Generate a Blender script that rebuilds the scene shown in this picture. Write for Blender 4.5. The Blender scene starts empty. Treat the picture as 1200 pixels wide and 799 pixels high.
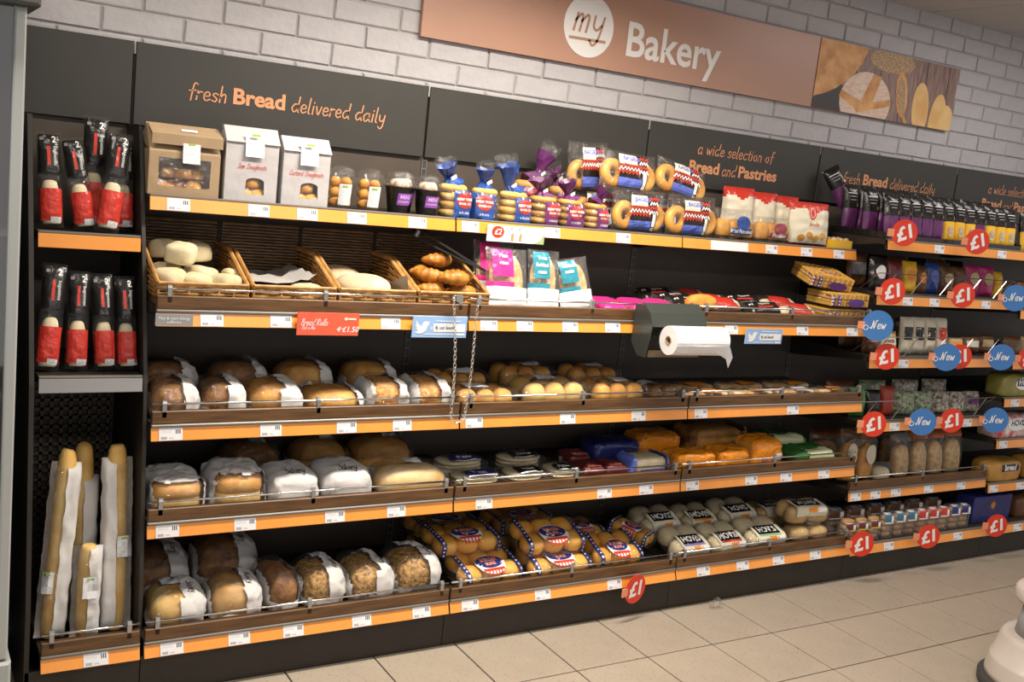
import bpy, math, random
from mathutils import Vector, Matrix, noise
from mathutils.bvhtree import BVHTree

SC = bpy.context.scene
COL = SC.collection
R = math.radians
PI = math.pi

# ------------------------------------------------------------------ camera
def set_camera():
    yaw, pit, rol, f = 0.5597, -0.1624, 0.1098, 1207.2
    fw = Vector((math.sin(yaw) * math.cos(pit), math.cos(yaw) * math.cos(pit), math.sin(pit)))
    r = Vector((math.cos(yaw), -math.sin(yaw), 0))
    u = r.cross(fw)
    r2 = r * math.cos(rol) + u * math.sin(rol)
    u2 = u * math.cos(rol) - r * math.sin(rol)
    m = Matrix((( r2.x, u2.x, -fw.x, -0.6573), (r2.y, u2.y, -fw.y, -3.3856), (r2.z, u2.z, -fw.z, 1.6281), (0, 0, 0, 1)))
    c = bpy.data.cameras.new('camera')
    c.sensor_width = 36
    c.lens = f / 1200 * 36
    c.clip_start = 0.02
    o = bpy.data.objects.new('camera', c)
    COL.objects.link(o)
    o.matrix_world = m
    SC.camera = o
set_camera()

# ------------------------------------------------------------------ light
w = bpy.data.worlds.new('world')
SC.world = w
w.use_nodes = True
w.node_tree.nodes['Background'].inputs[0].default_value = (1.0, 0.95, 0.92, 1)
w.node_tree.nodes['Background'].inputs[1].default_value = 0.40

def area(name, loc, sx, sy, power, col=(1, 0.905, 0.775), rot=(0, 0, 0), spread=180):
    l = bpy.data.lights.new(name, 'AREA')
    l.shape = 'RECTANGLE'
    l.size, l.size_y = sx, sy
    l.energy = power
    l.spread = R(spread)
    l.color = col
    o = bpy.data.objects.new(name, l)
    COL.objects.link(o)
    o.location = loc
    o.rotation_euler = rot
    return o
# rows of ceiling lamps over the aisle
area('ceiling_lamp', (1.15, -0.98, 2.57), 1.3, 0.2, 36, spread=152)
area('ceiling_lamp', (-0.9, -0.98, 2.57), 1.2, 0.2, 14, (1, 0.92, 0.82), spread=152)
area('ceiling_lamp', (3.9, -1.00, 2.57), 1.3, 0.2, 10, (1, 0.93, 0.88))
area('ceiling_lamp', (0.6, -3.2, 2.57), 2.4, 0.25, 22, (1, 0.95, 0.90))
area('ceiling_lamp', (4.2, -3.2, 2.57), 2.4, 0.25, 6, (1, 0.95, 0.91))

SC.view_settings.view_transform = 'Standard'
SC.view_settings.look = 'None'
SC.view_settings.gamma = 1
SC.view_settings.use_curve_mapping = False
SC.view_settings.exposure = 0.75
SC.cycles.use_denoising = True
SC.cycles.transparent_max_bounces = 32
SC.cycles.max_bounces = 7
SC.cycles.caustics_reflective = False
SC.cycles.caustics_refractive = False

# ------------------------------------------------------------------ materials
def srgb(r, g, b):
    def f(c):
        c /= 255
        return c / 12.92 if c <= 0.04045 else ((c + 0.055) / 1.055) ** 2.4
    return (f(r), f(g), f(b), 1)

MATS = {}
def mat(name, col, rough=0.6, var=0.0, scale=30, bump=0.0, bscale=None, metal=0.0, stretch=None, spec=0.5, col2=None, detail=3):
    """procedural principled material: noise colour variation + noise bump"""
    if name in MATS:
        return MATS[name]
    m = bpy.data.materials.new(name)
    m.use_nodes = True
    nt = m.node_tree
    b = nt.nodes['Principled BSDF']
    b.inputs['Roughness'].default_value = rough
    b.inputs['Metallic'].default_value = metal
    b.inputs['Specular IOR Level'].default_value = spec
    c = tuple(col[:3]) + (1,)
    b.inputs['Base Color'].default_value = c
    if var or col2 or bump:
        tc = nt.nodes.new('ShaderNodeTexCoord')
        mp = nt.nodes.new('ShaderNodeMapping')
        nt.links.new(tc.outputs['Object'], mp.inputs[0])
        if stretch:
            mp.inputs['Scale'].default_value = stretch
        if var or col2:
            n = nt.nodes.new('ShaderNodeTexNoise')
            n.inputs['Scale'].default_value = scale
            n.inputs['Detail'].default_value = detail
            nt.links.new(mp.outputs[0], n.inputs[0])
            cr = nt.nodes.new('ShaderNodeValToRGB')
            cr.color_ramp.elements[0].position = 0.32
            cr.color_ramp.elements[1].position = 0.68
            if col2:
                a, d = c, tuple(col2[:3]) + (1,)
            else:
                a = tuple(max(0, x * (1 - var)) for x in c[:3]) + (1,)
                d = tuple(min(1, x * (1 + var)) for x in c[:3]) + (1,)
            cr.color_ramp.elements[0].color = a
            cr.color_ramp.elements[1].color = d
            nt.links.new(n.outputs[0], cr.inputs[0])
            nt.links.new(cr.outputs[0], b.inputs['Base Color'])
        if bump:
            n2 = nt.nodes.new('ShaderNodeTexNoise')
            n2.inputs['Scale'].default_value = bscale or scale
            n2.inputs['Detail'].default_value = 4
            nt.links.new(mp.outputs[0], n2.inputs[0])
            bp = nt.nodes.new('ShaderNodeBump')
            bp.inputs['Strength'].default_value = bump
            bp.inputs['Distance'].default_value = 0.01
            nt.links.new(n2.outputs[0], bp.inputs['Height'])
            nt.links.new(bp.outputs[0], b.inputs['Normal'])
    MATS[name] = m
    return m

def film(name, tint=(1, 1, 1), gloss=0.10, rough=0.12, milk=0.03, bscale=45, bump=0.5):
    """clear crinkled packaging film: transparent + a little gloss and haze"""
    if name in MATS:
        return MATS[name]
    m = bpy.data.materials.new(name)
    m.use_nodes = True
    nt = m.node_tree
    for n in list(nt.nodes):
        nt.nodes.remove(n)
    out = nt.nodes.new('ShaderNodeOutputMaterial')
    tr = nt.nodes.new('ShaderNodeBsdfTransparent')
    tr.inputs[0].default_value = tuple(tint) + (1,)
    gl = nt.nodes.new('ShaderNodeBsdfGlossy')
    gl.inputs['Roughness'].default_value = rough
    df = nt.nodes.new('ShaderNodeBsdfDiffuse')
    df.inputs[0].default_value = (0.85, 0.85, 0.85, 1)
    tc = nt.nodes.new('ShaderNodeTexCoord')
    ns = nt.nodes.new('ShaderNodeTexNoise')
    ns.inputs['Scale'].default_value = bscale
    ns.inputs['Detail'].default_value = 2
    nt.links.new(tc.outputs['Object'], ns.inputs[0])
    bp = nt.nodes.new('ShaderNodeBump')
    bp.inputs['Strength'].default_value = bump
    bp.inputs['Distance'].default_value = 0.02
    nt.links.new(ns.outputs[0], bp.inputs['Height'])
    nt.links.new(bp.outputs[0], gl.inputs['Normal'])
    m1 = nt.nodes.new('ShaderNodeMixShader')
    m1.inputs[0].default_value = milk
    nt.links.new(tr.outputs[0], m1.inputs[1])
    nt.links.new(df.outputs[0], m1.inputs[2])
    fr = nt.nodes.new('ShaderNodeLayerWeight')
    fr.inputs[0].default_value = 0.25
    nt.links.new(bp.outputs[0], fr.inputs['Normal'])
    ma = nt.nodes.new('ShaderNodeMath')
    ma.operation = 'MULTIPLY_ADD'
    nt.links.new(fr.outputs['Fresnel'], ma.inputs[0])
    ma.inputs[1].default_value = 0.24
    ma.inputs[2].default_value = gloss * 0.5
    m2 = nt.nodes.new('ShaderNodeMixShader')
    nt.links.new(ma.outputs[0], m2.inputs[0])
    nt.links.new(m1.outputs[0], m2.inputs[1])
    nt.links.new(gl.outputs[0], m2.inputs[2])
    nt.links.new(m2.outputs[0], out.inputs[0])
    MATS[name] = m
    return m

def ticket_mat():
    """white shelf-edge ticket: small print block, price block, bar code (flat print)"""
    m = bpy.data.materials.new('shelf_ticket_print')
    m.use_nodes = True
    nt = m.node_tree
    b = nt.nodes['Principled BSDF']
    b.inputs['Roughness'].default_value = 0.45
    tc = nt.nodes.new('ShaderNodeTexCoord')
    sx = nt.nodes.new('ShaderNodeSeparateXYZ')
    nt.links.new(tc.outputs['Generated'], sx.inputs[0])
    def M(op, a, c):
        n = nt.nodes.new('ShaderNodeMath')
        n.operation = op
        for i, v in enumerate((a, c)):
            if hasattr(v, 'links') or hasattr(v, 'is_linked'):
                nt.links.new(v, n.inputs[i])
            else:
                n.inputs[i].default_value = v
        return n.outputs[0]
    X, Z = sx.outputs[0], sx.outputs[2]
    def box(x0, x1, z0, z1):
        return M('MULTIPLY', M('MULTIPLY', M('GREATER_THAN', X, x0), M('LESS_THAN', X, x1)), M('MULTIPLY', M('GREATER_THAN', Z, z0), M('LESS_THAN', Z, z1)))
    def stripes(v, f, t):
        return M('GREATER_THAN', M('FRACT', M('MULTIPLY', v, f), 0), t)
    price = M('MULTIPLY', box(0.70, 0.94, 0.52, 0.86), stripes(X, 12.0, 0.35))
    bar = M('MULTIPLY', box(0.08, 0.34, 0.08, 0.30), stripes(X, 40.0, 0.45))
    ln = M('MULTIPLY', box(0.08, 0.55, 0.55, 0.85), M('MULTIPLY', stripes(Z, 9.0, 0.6), 0.35))
    ln2 = M('MULTIPLY', box(0.42, 0.62, 0.12, 0.22), 0.4)
    tot = M('MINIMUM', M('ADD', M('ADD', price, bar), M('ADD', ln, ln2)), 1.0)
    mx = nt.nodes.new('ShaderNodeMix')
    mx.data_type = 'RGBA'
    nt.links.new(tot, mx.inputs[0])
    mx.inputs[6].default_value = (0.80, 0.80, 0.82, 1)
    mx.inputs[7].default_value = (0.10, 0.09, 0.12, 1)
    nt.links.new(mx.outputs[2], b.inputs['Base Color'])
    MATS['ticket'] = m
    return m
ticket_mat()

# colours used in several places
BLACK = mat('black_shelf_paint', (0.022, 0.017, 0.012), 0.55, var=0.2, scale=12)
PANEL = mat('charcoal_header_panel', (0.036, 0.0335, 0.029), 0.5, var=0.06, scale=6)
BACKP = mat('dark_back_panel', (0.072, 0.056, 0.043), 0.6, var=0.12, scale=5)
LIP = mat('grey_shelf_lip', (0.16, 0.15, 0.135), 0.35)
CHROME = mat('chrome_rail', (0.75, 0.73, 0.7), 0.18, metal=1.0)
STEEL = mat('dull_steel', (0.42, 0.42, 0.42), 0.35, metal=0.8)
ORANGE = mat('orange_price_strip', (0.87, 0.325, 0.045), 0.28, var=0.05, scale=8, spec=0.8)
WOODF = mat('walnut_tray_front', (0.080, 0.037, 0.013), 0.45, col2=(0.165, 0.080, 0.028), scale=7, stretch=(1.2, 10, 14), detail=5)
INK = mat('copper_lettering', (0.70, 0.31, 0.15), 0.5)
WHITE = mat('white_card', (0.82, 0.82, 0.82), 0.5)
PAPER = mat('white_bread_paper', (0.66, 0.64, 0.62), 0.75, var=0.05, scale=14, bump=0.35, bscale=22)
BAGP = mat('doughnut_bag_paper', (0.47, 0.45, 0.455), 0.7, var=0.04, scale=14, bump=0.3, bscale=22)
KRAFT = mat('kraft_paper', (0.36, 0.25, 0.145), 0.75, var=0.07, scale=20, bump=0.2, bscale=18)
FILM = film('clear_film', gloss=.06, milk=.012)
FILMW = film('glossy_film', gloss=0.11, rough=0.07, milk=0.02, bscale=55, bump=1.0)
FILMD = film('soft_film', gloss=0.08, rough=0.2, milk=0.10, bscale=30)
CRUST = mat('golden_crust', (0.55, 0.21, 0.022), 0.6, col2=(0.82, 0.44, 0.09), scale=16, bump=0.25, bscale=50)
CRUSTL = mat('pale_crust', (0.64, 0.35, 0.07), 0.65, col2=(0.86, 0.60, 0.22), scale=14, bump=0.2, bscale=40)
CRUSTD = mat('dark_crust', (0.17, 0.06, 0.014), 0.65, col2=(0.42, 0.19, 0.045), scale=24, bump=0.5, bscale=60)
SEED = mat('seeded_crust', (0.17, 0.075, 0.015), 0.7, col2=(0.70, 0.40, 0.11), scale=75, bump=1.0, bscale=75)
CHEESE = mat('cheese_top_crust', (0.50, 0.17, 0.03), 0.6, col2=(0.88, 0.50, 0.13), scale=60, bump=0.8, bscale=60)
DOUGH = mat('floury_dough', (0.56, 0.45, 0.24), 0.8, col2=(0.74, 0.66, 0.46), scale=18, bump=0.15, bscale=40)
BUN = mat('soft_bun_top', (0.80, 0.34, 0.025), 0.45, col2=(0.90, 0.48, 0.07), scale=10)
BAGEL = mat('bagel_crust', (0.64, 0.28, 0.035), 0.4, col2=(0.78, 0.42, 0.10), scale=14)
CREAM = mat('cream_bread', (0.78, 0.66, 0.42), 0.7, var=0.1, scale=20)
FLAT = mat('flat_bread', (0.76, 0.58, 0.32), 0.7, col2=(0.55, 0.30, 0.10), scale=40)
RED = mat('red_print', (0.58, 0.04, 0.026), 0.25, bump=.5, bscale=55)
REDD = mat('promo_red', (0.72, 0.045, 0.015), 0.45)
BLUE = mat('promo_blue', (0.055, 0.20, 0.52), 0.45)
NAVY = mat('navy_print', (0.025, 0.03, 0.16), 0.28, bump=.4, bscale=45)
RBLUE = mat('royal_blue_print', (0.025, 0.075, 0.30), 0.25, bump=.4, bscale=45)
LBLUE = mat('bright_blue_print', (0.13, 0.18, 0.62), 0.35)
PURPLE = mat('purple_print', (0.13, 0.028, 0.13), 0.3, var=0.15, scale=30)
BPRINT = mat('black_print', (0.014, 0.012, 0.011), 0.22, bump=.35, bscale=50)
YELLOW = mat('yellow_print', (0.86, 0.50, 0.03), 0.35)
PINK = mat('pink_print', (0.70, 0.035, 0.24), 0.22, bump=.5, bscale=45)
TEAL = mat('teal_print', (0.03, 0.24, 0.32), 0.22, bump=.5, bscale=45)
GREEN = mat('green_print', (0.045, 0.19, 0.04), 0.25, bump=.5, bscale=45)
OPACK = mat('orange_pack_print', (0.88, 0.30, 0.02), 0.22, bump=.5, bscale=45)
MAROON = mat('maroon_print', (0.14, 0.022, 0.025), 0.28, bump=.5, bscale=45)
CREAMP = mat('cream_print', (0.80, 0.74, 0.58), 0.4)
WPRINT = mat('white_print', (0.86, 0.86, 0.86), 0.4)
GREYP = mat('grey_print', (0.30, 0.30, 0.31), 0.5)
LPINK = mat('salmon_print', (0.80, 0.30, 0.17), 0.5)
STICK = mat('paper_sticker', (0.70, 0.72, 0.74), 0.5, var=0.25, scale=160, stretch=(1, 1, 3))

# ------------------------------------------------------------------ mesh helpers
def mesh(name, v, f, m, smooth=False):
    me = bpy.data.meshes.new(name)
    me.from_pydata([tuple(p) for p in v], [], f)
    if smooth:
        me.polygons.foreach_set('use_smooth', [True] * len(me.polygons))
    if m:
        me.materials.append(m)
    me.update()
    return me

def link(name, me, parent=None, loc=(0, 0, 0), rot=(0, 0, 0)):
    o = bpy.data.objects.new(name, me)
    COL.objects.link(o)
    o.parent = parent
    o.location = loc
    o.rotation_euler = rot
    return o

def part(name, g, m, parent=None, loc=(0, 0, 0), rot=(0, 0, 0), smooth=False, label=None, kind=None):
    o = link(name, mesh(name, g[0], g[1], m, smooth), parent, loc, rot)
    if label:
        o['label'] = label
    if kind:
        o['kind'] = kind
    return o

def tag(o, label, cat, group=None, kind=None):
    o['label'] = label
    o['category'] = cat
    if group:
        o['group'] = group
    if kind:
        o['kind'] = kind
    return o

def thing(name, label, cat, loc=(0, 0, 0), rot=(0, 0, 0), group=None):
    o = bpy.data.objects.new(name, None)
    COL.objects.link(o)
    o.empty_display_size = 0.05
    o.location = loc
    o.rotation_euler = rot
    return tag(o, label, cat, group)

def struct(o):
    o['kind'] = 'structure'
    return o

def copy_tree(o, parent=None):
    c = o.copy()
    COL.objects.link(c)
    c.parent = parent
    for ch in list(o.children):
        copy_tree(ch, c)
    return c

def join(*gs):
    V, F = [], []
    for v, f in gs:
        n = len(V)
        V += [tuple(p) for p in v]
        F += [tuple(i + n for i in q) for q in f]
    return V, F

def xf(g, loc=(0, 0, 0), rot=(0, 0, 0), sc=(1, 1, 1)):
    from mathutils import Euler
    M = Matrix.Translation(loc) @ Euler(rot).to_matrix().to_4x4() @ Matrix.Diagonal((*sc, 1))
    return [tuple(M @ Vector(p)) for p in g[0]], g[1]

def box(x0, x1, y0, y1, z0, z1):
    v = [(x, y, z) for z in (z0, z1) for y in (y0, y1) for x in (x0, x1)]
    return v, [(0, 2, 3, 1), (4, 5, 7, 6), (0, 1, 5, 4), (2, 6, 7, 3), (0, 4, 6, 2), (1, 3, 7, 5)]

def bbox(x0, x1, y0, y1, z0, z1, b=0.003):
    """box with bevelled front (-Y) edges"""
    v = [(x0, y1, z0), (x1, y1, z0), (x1, y1, z1), (x0, y1, z1),
         (x0, y0 + b, z0), (x1, y0 + b, z0), (x1, y0 + b, z1), (x0, y0 + b, z1),
         (x0 + b, y0, z0 + b), (x1 - b, y0, z0 + b), (x1 - b, y0, z1 - b), (x0 + b, y0, z1 - b)]
    f = [(3, 2, 1, 0)]
    for i in range(4):
        j = (i + 1) % 4
        f.append((i, j, 4 + j, 4 + i))
        f.append((4 + i, 4 + j, 8 + j, 8 + i))
    f.append((8, 9, 10, 11))
    return v, f

def prism(poly, axis, a, b):
    """extrude a 2-D polygon: axis 'x' -> poly is (y,z); 'y' -> (x,z); 'z' -> (x,y)"""
    def P(p, t):
        return {'x': (t, p[0], p[1]), 'y': (p[0], t, p[1]), 'z': (p[0], p[1], t)}[axis]
    n = len(poly)
    v = [P(p, a) for p in poly] + [P(p, b) for p in poly]
    f = [tuple(range(n))[::-1], tuple(range(n, 2 * n))]
    f += [(i, (i + 1) % n, n + (i + 1) % n, n + i) for i in range(n)]
    return v, f

def tube(path, r, n=6, closed=False):
    path = [Vector(p) for p in path]
    V, F = [], []
    m = len(path)
    rr = r if isinstance(r, (list, tuple)) else [r] * m
    prev = None
    for i, p in enumerate(path):
        a = path[(i - 1) % m] if (i > 0 or closed) else p
        b = path[(i + 1) % m] if (i < m - 1 or closed) else p
        t = (b - a).normalized()
        if prev is None:
            prev = t.orthogonal().normalized()
        u = (prev - t * prev.dot(t)).normalized()
        prev = u
        w2 = t.cross(u)
        for k in range(n):
            an = 2 * PI * k / n
            V.append(p + (u * math.cos(an) + w2 * math.sin(an)) * rr[i])
    for i in range(m if closed else m - 1):
        j = (i + 1) % m
        for k in range(n):
            l = (k + 1) % n
            F.append((i * n + k, i * n + l, j * n + l, j * n + k))
    if not closed:
        F.append(tuple(range(n))[::-1])
        F.append(tuple((m - 1) * n + k for k in range(n)))
    return [tuple(p) for p in V], F

def lathe(prof, n=20):
    """profile [(r,z)] about Z, closed with caps"""
    V, F = [], []
    for r, z in prof:
        for k in range(n):
            a = 2 * PI * k / n
            V.append((r * math.cos(a), r * math.sin(a), z))
    for i in range(len(prof) - 1):
        for k in range(n):
            l = (k + 1) % n
            F.append((i * n + k, i * n + l, (i + 1) * n + l, (i + 1) * n + k))
    F.append(tuple(range(n))[::-1])
    F.append(tuple((len(prof) - 1) * n + k for k in range(n)))
    return V, F

def spow(x, e):
    return math.copysign(abs(x) ** e, x)

def blob(rx, ry, rz, e1=1.0, e2=1.0, nu=20, nv=12, bump=0.0, freq=20, seed=0, flat=0.35, crease=0.0):
    """super-ellipsoid standing on z=0; the bottom is cut flat"""
    V, F = [], []
    cut = -rz * (1 - flat)
    for j in range(nv + 1):
        ph = -PI / 2 + PI * j / nv
        for i in range(nu):
            th = 2 * PI * i / nu
            x = rx * spow(math.cos(ph), e1) * spow(math.cos(th), e2)
            y = ry * spow(math.cos(ph), e1) * spow(math.sin(th), e2)
            z = rz * spow(math.sin(ph), e1)
            if bump:
                k = 1 + bump * noise.noise(Vector((x * freq + seed * 7.1, y * freq, z * freq + seed)))
                x, y, z = x * k, y * k, z * k
            if crease:
                q = Vector((x * 26 + seed * 5.7, y * 26 - seed, z * 26 + 3))
                k = crease * (0.22 - abs(noise.noise(q)) - 0.5 * abs(noise.noise(q * 2.3)) + .1)
                n_ = Vector((x / rx, y / ry, z / rz)).normalized() * k
                x, y, z = x + n_.x, y + n_.y, z + n_.z
            V.append((x, y, max(z, cut) - cut))
    for j in range(nv):
        for i in range(nu):
            k = (i + 1) % nu
            F.append((j * nu + i, j * nu + k, (j + 1) * nu + k, (j + 1) * nu + i))
    return V, F

def torus(R0, r, nu=20, nv=10, sz=1.0):
    V, F = [], []
    for i in range(nu):
        a = 2 * PI * i / nu
        for j in range(nv):
            b = 2 * PI * j / nv
            V.append(((R0 + r * math.cos(b)) * math.cos(a), (R0 + r * math.cos(b)) * math.sin(a), r * sz * math.sin(b) + r * sz))
    for i in range(nu):
        for j in range(nv):
            F.append((i * nv + j, ((i + 1) % nu) * nv + j, ((i + 1) % nu) * nv + (j + 1) % nv, i * nv + (j + 1) % nv))
    return V, F

def split(g, fn):
    """split a shape into regions by face centre: {key: (v,f)}"""
    V, F = g
    out = {}
    for f in F:
        c = Vector((0, 0, 0))
        for i in f:
            c += Vector(V[i])
        c /= len(f)
        k = fn(c)
        if k is None:
            continue
        d = out.setdefault(k, ([], [], {}))
        ids = []
        for i in f:
            if i not in d[2]:
                d[2][i] = len(d[0])
                d[0].append(V[i])
            ids.append(d[2][i])
        d[1].append(tuple(ids))
    return {k: (d[0], d[1]) for k, d in out.items()}

def pillow(w2, h, t, nu=16, nv=20, region=None, crink=0.003, seed=0, p=3, pw=0.55):
    """sealed pillow pack standing in XZ, base at z=0, bulging +-t/2 in Y; region(u,v,side)->key, u,v in 0..1"""
    out = {}
    def P(i, j, s):
        u, v = 2 * i / nu - 1, 2 * j / nv - 1
        k = max(0.0, (1 - abs(u) ** p) * (1 - abs(v) ** p)) ** pw
        x, z = u * w2 / 2 * (1 - 0.03 * k), (v + 1) / 2 * h
        y = s * t / 2 * k
        if crink:
            y += s * crink * k ** 0.3 * noise.noise(Vector((x * 40 + seed * 3.3, z * 40, s * 5 + seed)))
            x += crink * 0.7 * noise.noise(Vector((x * 22, z * 25 + seed * 5, 3)))
        return (x, y, z)
    for s in (-1, 1):
        for j in range(nv):
            for i in range(nu):
                key = region((i + 0.5) / nu, (j + 0.5) / nv, s) if region else 'pack'
                if key is None:
                    continue
                d = out.setdefault(key, ([], [], {}))
                ids = []
                for a, b in ((i, j), (i + 1, j), (i + 1, j + 1), (i, j + 1)):
                    kk = (a, b, s)
                    if kk not in d[2]:
                        d[2][kk] = len(d[0])
                        d[0].append(P(a, b, s))
                    ids.append(d[2][kk])
                d[1].append(tuple(ids) if s < 0 else tuple(ids[::-1]))
    return {k: (d[0], d[1]) for k, d in out.items()}

# ------------------------------------------------------------------ lettering
_TC = {}
def text(body, size=1.0, bold=0.0, shear=0.0, space=1.0):
    """outline text centred on the origin in XZ, facing -Y -> (v,f)"""
    key = (body, bold, shear, space)
    if key not in _TC:
        cu = bpy.data.curves.new('lettering', 'FONT')
        cu.body = body
        cu.size = 1.0
        cu.offset = bold
        cu.shear = shear
        cu.space_character = space
        cu.resolution_u = 3
        cu.align_x = 'CENTER'
        cu.align_y = 'CENTER'
        o = bpy.data.objects.new('lettering', cu)
        COL.objects.link(o)
        dg = bpy.context.evaluated_depsgraph_get()
        me = bpy.data.meshes.new_from_object(o.evaluated_get(dg))
        v = [(q.co.x, q.co.y) for q in me.vertices]
        f = [tuple(q.vertices) for q in me.polygons]
        bpy.data.objects.remove(o)
        bpy.data.curves.remove(cu)
        bpy.data.meshes.remove(me)
        _TC[key] = (v, f)
    v, f = _TC[key]
    return [(x * size, 0.0, y * size) for x, y in v], f

GL = {
 'a': (1.0, '.75,.9 .4,1 .05,.6 .15,.05 .45,0 .75,.5;.78,1 .74,.3 .92,0'),
 'b': (.95, '.12,1.9 .06,0;.07,.5 .4,1 .75,.6 .5,0 .08,.1'),
 'c': (.85, '.75,.85 .45,1 .05,.55 .3,0 .75,.15'),
 'd': (1.02, '.75,.9 .4,1 .05,.5 .3,0 .7,.35 .78,.9;.88,1.9 .77,.4 .9,0'),
 'e': (.85, '.1,.5 .65,.6 .6,.95 .3,1 .05,.5 .3,0 .75,.2'),
 'f': (.72, '.8,1.75 .55,1.9 .38,1.5 .28,-.15;0,.95 .68,1.05'),
 'g': (.95, '.75,.9 .4,1 .05,.6 .3,.1 .7,.5;.78,1 .7,-.4 .4,-.75 .05,-.5'),
 'h': (.9, '.12,1.9 .05,0;.07,.5 .4,1 .65,.8 .65,0'),
 'i': (.4, '.17,1 .12,0;.2,1.38 .22,1.46'),
 'k': (.8, '.12,1.9 .05,0;.65,.95 .1,.45 .7,0'),
 'l': (.42, '.2,1.9 .1,.2 .28,0'),
 'm': (1.25, '.12,1 .05,0;.07,.6 .38,1 .52,.8 .5,0;.52,.6 .85,1 1,.8 .98,0'),
 'n': (.9, '.12,1 .05,0;.07,.6 .4,1 .65,.75 .65,0'),
 'o': (.9, '.4,1 .05,.5 .4,0 .75,.5 .4,1'),
 'p': (.95, '.12,1 .0,-.8;.07,.5 .4,1 .75,.6 .5,0 .08,.1'),
 'r': (.66, '.12,1 .05,0;.07,.55 .35,.95 .62,.9'),
 's': (.75, '.65,.85 .35,1 .1,.75 .55,.35 .4,0 .05,.12'),
 't': (.62, '.32,1.5 .25,.2 .52,0;0,1 .6,1.02'),
 'u': (.9, '.1,1 .08,.3 .35,0 .65,.4;.7,1 .68,.2 .8,0'),
 'v': (.8, '.05,1 .35,0 .7,1'),
 'w': (1.12, '.05,1 .25,0 .5,.8 .72,0 .98,1'),
 'x': (.8, '.05,1 .7,0;.7,1 .05,0'),
 'y': (.9, '.08,1 .12,.4 .4,.2 .68,.5;.78,1 .65,-.3 .35,-.75 .05,-.5'),
 'N': (1.5, '-.1,.25 .2,0 .35,.9 .45,1.7 .6,1 .8,0 1,1 1.15,1.7 1.4,1.75'),
 'B': (1.1, '.25,1.8 .12,0;.0,1.65 .55,1.88 .82,1.45 .25,1.02;.25,1.02 .98,.75 .72,.08 .05,.02'),
 'R': (1.15, '.2,1.75 .1,0;-.1,1.5 .5,1.9 .85,1.4 .25,.9 .6,.5 1,0'),
 'P': (1.0, '.2,1.75 .1,0;-.1,1.5 .5,1.9 .85,1.4 .25,.9'),
 'M': (1.4, '.05,0 .25,1.75 .6,.3 1,1.8 1.2,0'),
 'L': (.95, '.3,1.8 .15,.1 .4,0 .85,.15'),
 'J': (.9, '.75,1.8 .7,.2 .35,-.1 .05,.2;.4,1.8 1,1.8'),
 'D': (1.2, '.2,1.8 .12,0;0,1.75 .7,1.7 1.05,.9 .6,.05 .05,0'),
 'C': (1.0, '.95,1.5 .6,1.85 .1,1 .4,0 .95,.25'),
 ' ': (.6, ''),
}
def catmull(pts, n=5):
    if len(pts) < 3:
        return pts
    out = []
    P = [pts[0]] + pts + [pts[-1]]
    for i in range(1, len(P) - 2):
        a, b, c, d = P[i - 1], P[i], P[i + 1], P[i + 2]
        for k in range(n):
            t = k / n
            out.append(tuple(0.5 * (2 * b[q] + (c[q] - a[q]) * t + (2 * a[q] - 5 * b[q] + 4 * c[q] - d[q]) * t * t + (3 * b[q] - a[q] - 3 * c[q] + d[q]) * t ** 3) for q in (0, 1)))
    out.append(pts[-1])
    return out

def ribbon(pts, wd):
    V, F = [], []
    n = len(pts)
    for i, p in enumerate(pts):
        a, b = pts[max(0, i - 1)], pts[min(n - 1, i + 1)]
        dx, dy = b[0] - a[0], b[1] - a[1]
        L = math.hypot(dx, dy) or 1
        ex, ey = (dx / L * wd / 2 if i == n - 1 else (-dx / L * wd / 2 if i == 0 else 0)), (dy / L * wd / 2 if i == n - 1 else (-dy / L * wd / 2 if i == 0 else 0))
        V.append((p[0] - dy / L * wd / 2 + ex, 0.0, p[1] + dx / L * wd / 2 + ey))
        V.append((p[0] + dy / L * wd / 2 + ex, 0.0, p[1] - dx / L * wd / 2 + ey))
    for i in range(n - 1):
        F.append((2 * i, 2 * i + 1, 2 * i + 3, 2 * i + 2))
    return V, F

def script(body, xh, wd=0.14, slant=0.08, condense=0.82, center=True):
    """hand-lettered strokes; xh = x-height in metres"""
    gs, x = [], 0.0
    for ch in body:
        adv, st = GL[ch]
        for s in st.split(';'):
            if not s:
                continue
            pts = [tuple(float(q) for q in a.split(',')) for a in s.split()]
            pts = [((x + px) * condense + py * slant, py) for px, py in catmull(pts)]
            gs.append(ribbon(pts, wd))
        x += adv + 0.1
    g = join(*gs)
    off = x * condense / 2 if center else 0
    return [((p[0] - off) * xh, 0.0, p[2] * xh) for p in g[0]], g[1], x * condense * xh

def rectg(w2, h, nx=1, nz=1):
    V = [(-w2 / 2 + w2 * i / nx, 0.0, -h / 2 + h * j / nz) for j in range(nz + 1) for i in range(nx + 1)]
    F = [(j * (nx + 1) + i, j * (nx + 1) + i + 1, (j + 1) * (nx + 1) + i + 1, (j + 1) * (nx + 1) + i) for j in range(nz) for i in range(nx)]
    return V, F

def ovalg(w2, h, n=24, rings=3):
    V, F = [(0.0, 0.0, 0.0)], []
    for r in range(1, rings + 1):
        for k in range(n):
            a = 2 * PI * k / n
            V.append((w2 / 2 * math.cos(a) * r / rings, 0.0, h / 2 * math.sin(a) * r / rings))
    F += [(0, 1 + k, 1 + (k + 1) % n) for k in range(n)]
    for r in range(rings - 1):
        for k in range(n):
            l = (k + 1) % n
            F.append((1 + r * n + k, 1 + (r + 1) * n + k, 1 + (r + 1) * n + l, 1 + r * n + l))
    return V, F

def disc(r, t, n=28):
    return prism([(r * math.cos(2 * PI * k / n), r * math.sin(2 * PI * k / n)) for k in range(n)], 'y', -t / 2, t / 2)

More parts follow.
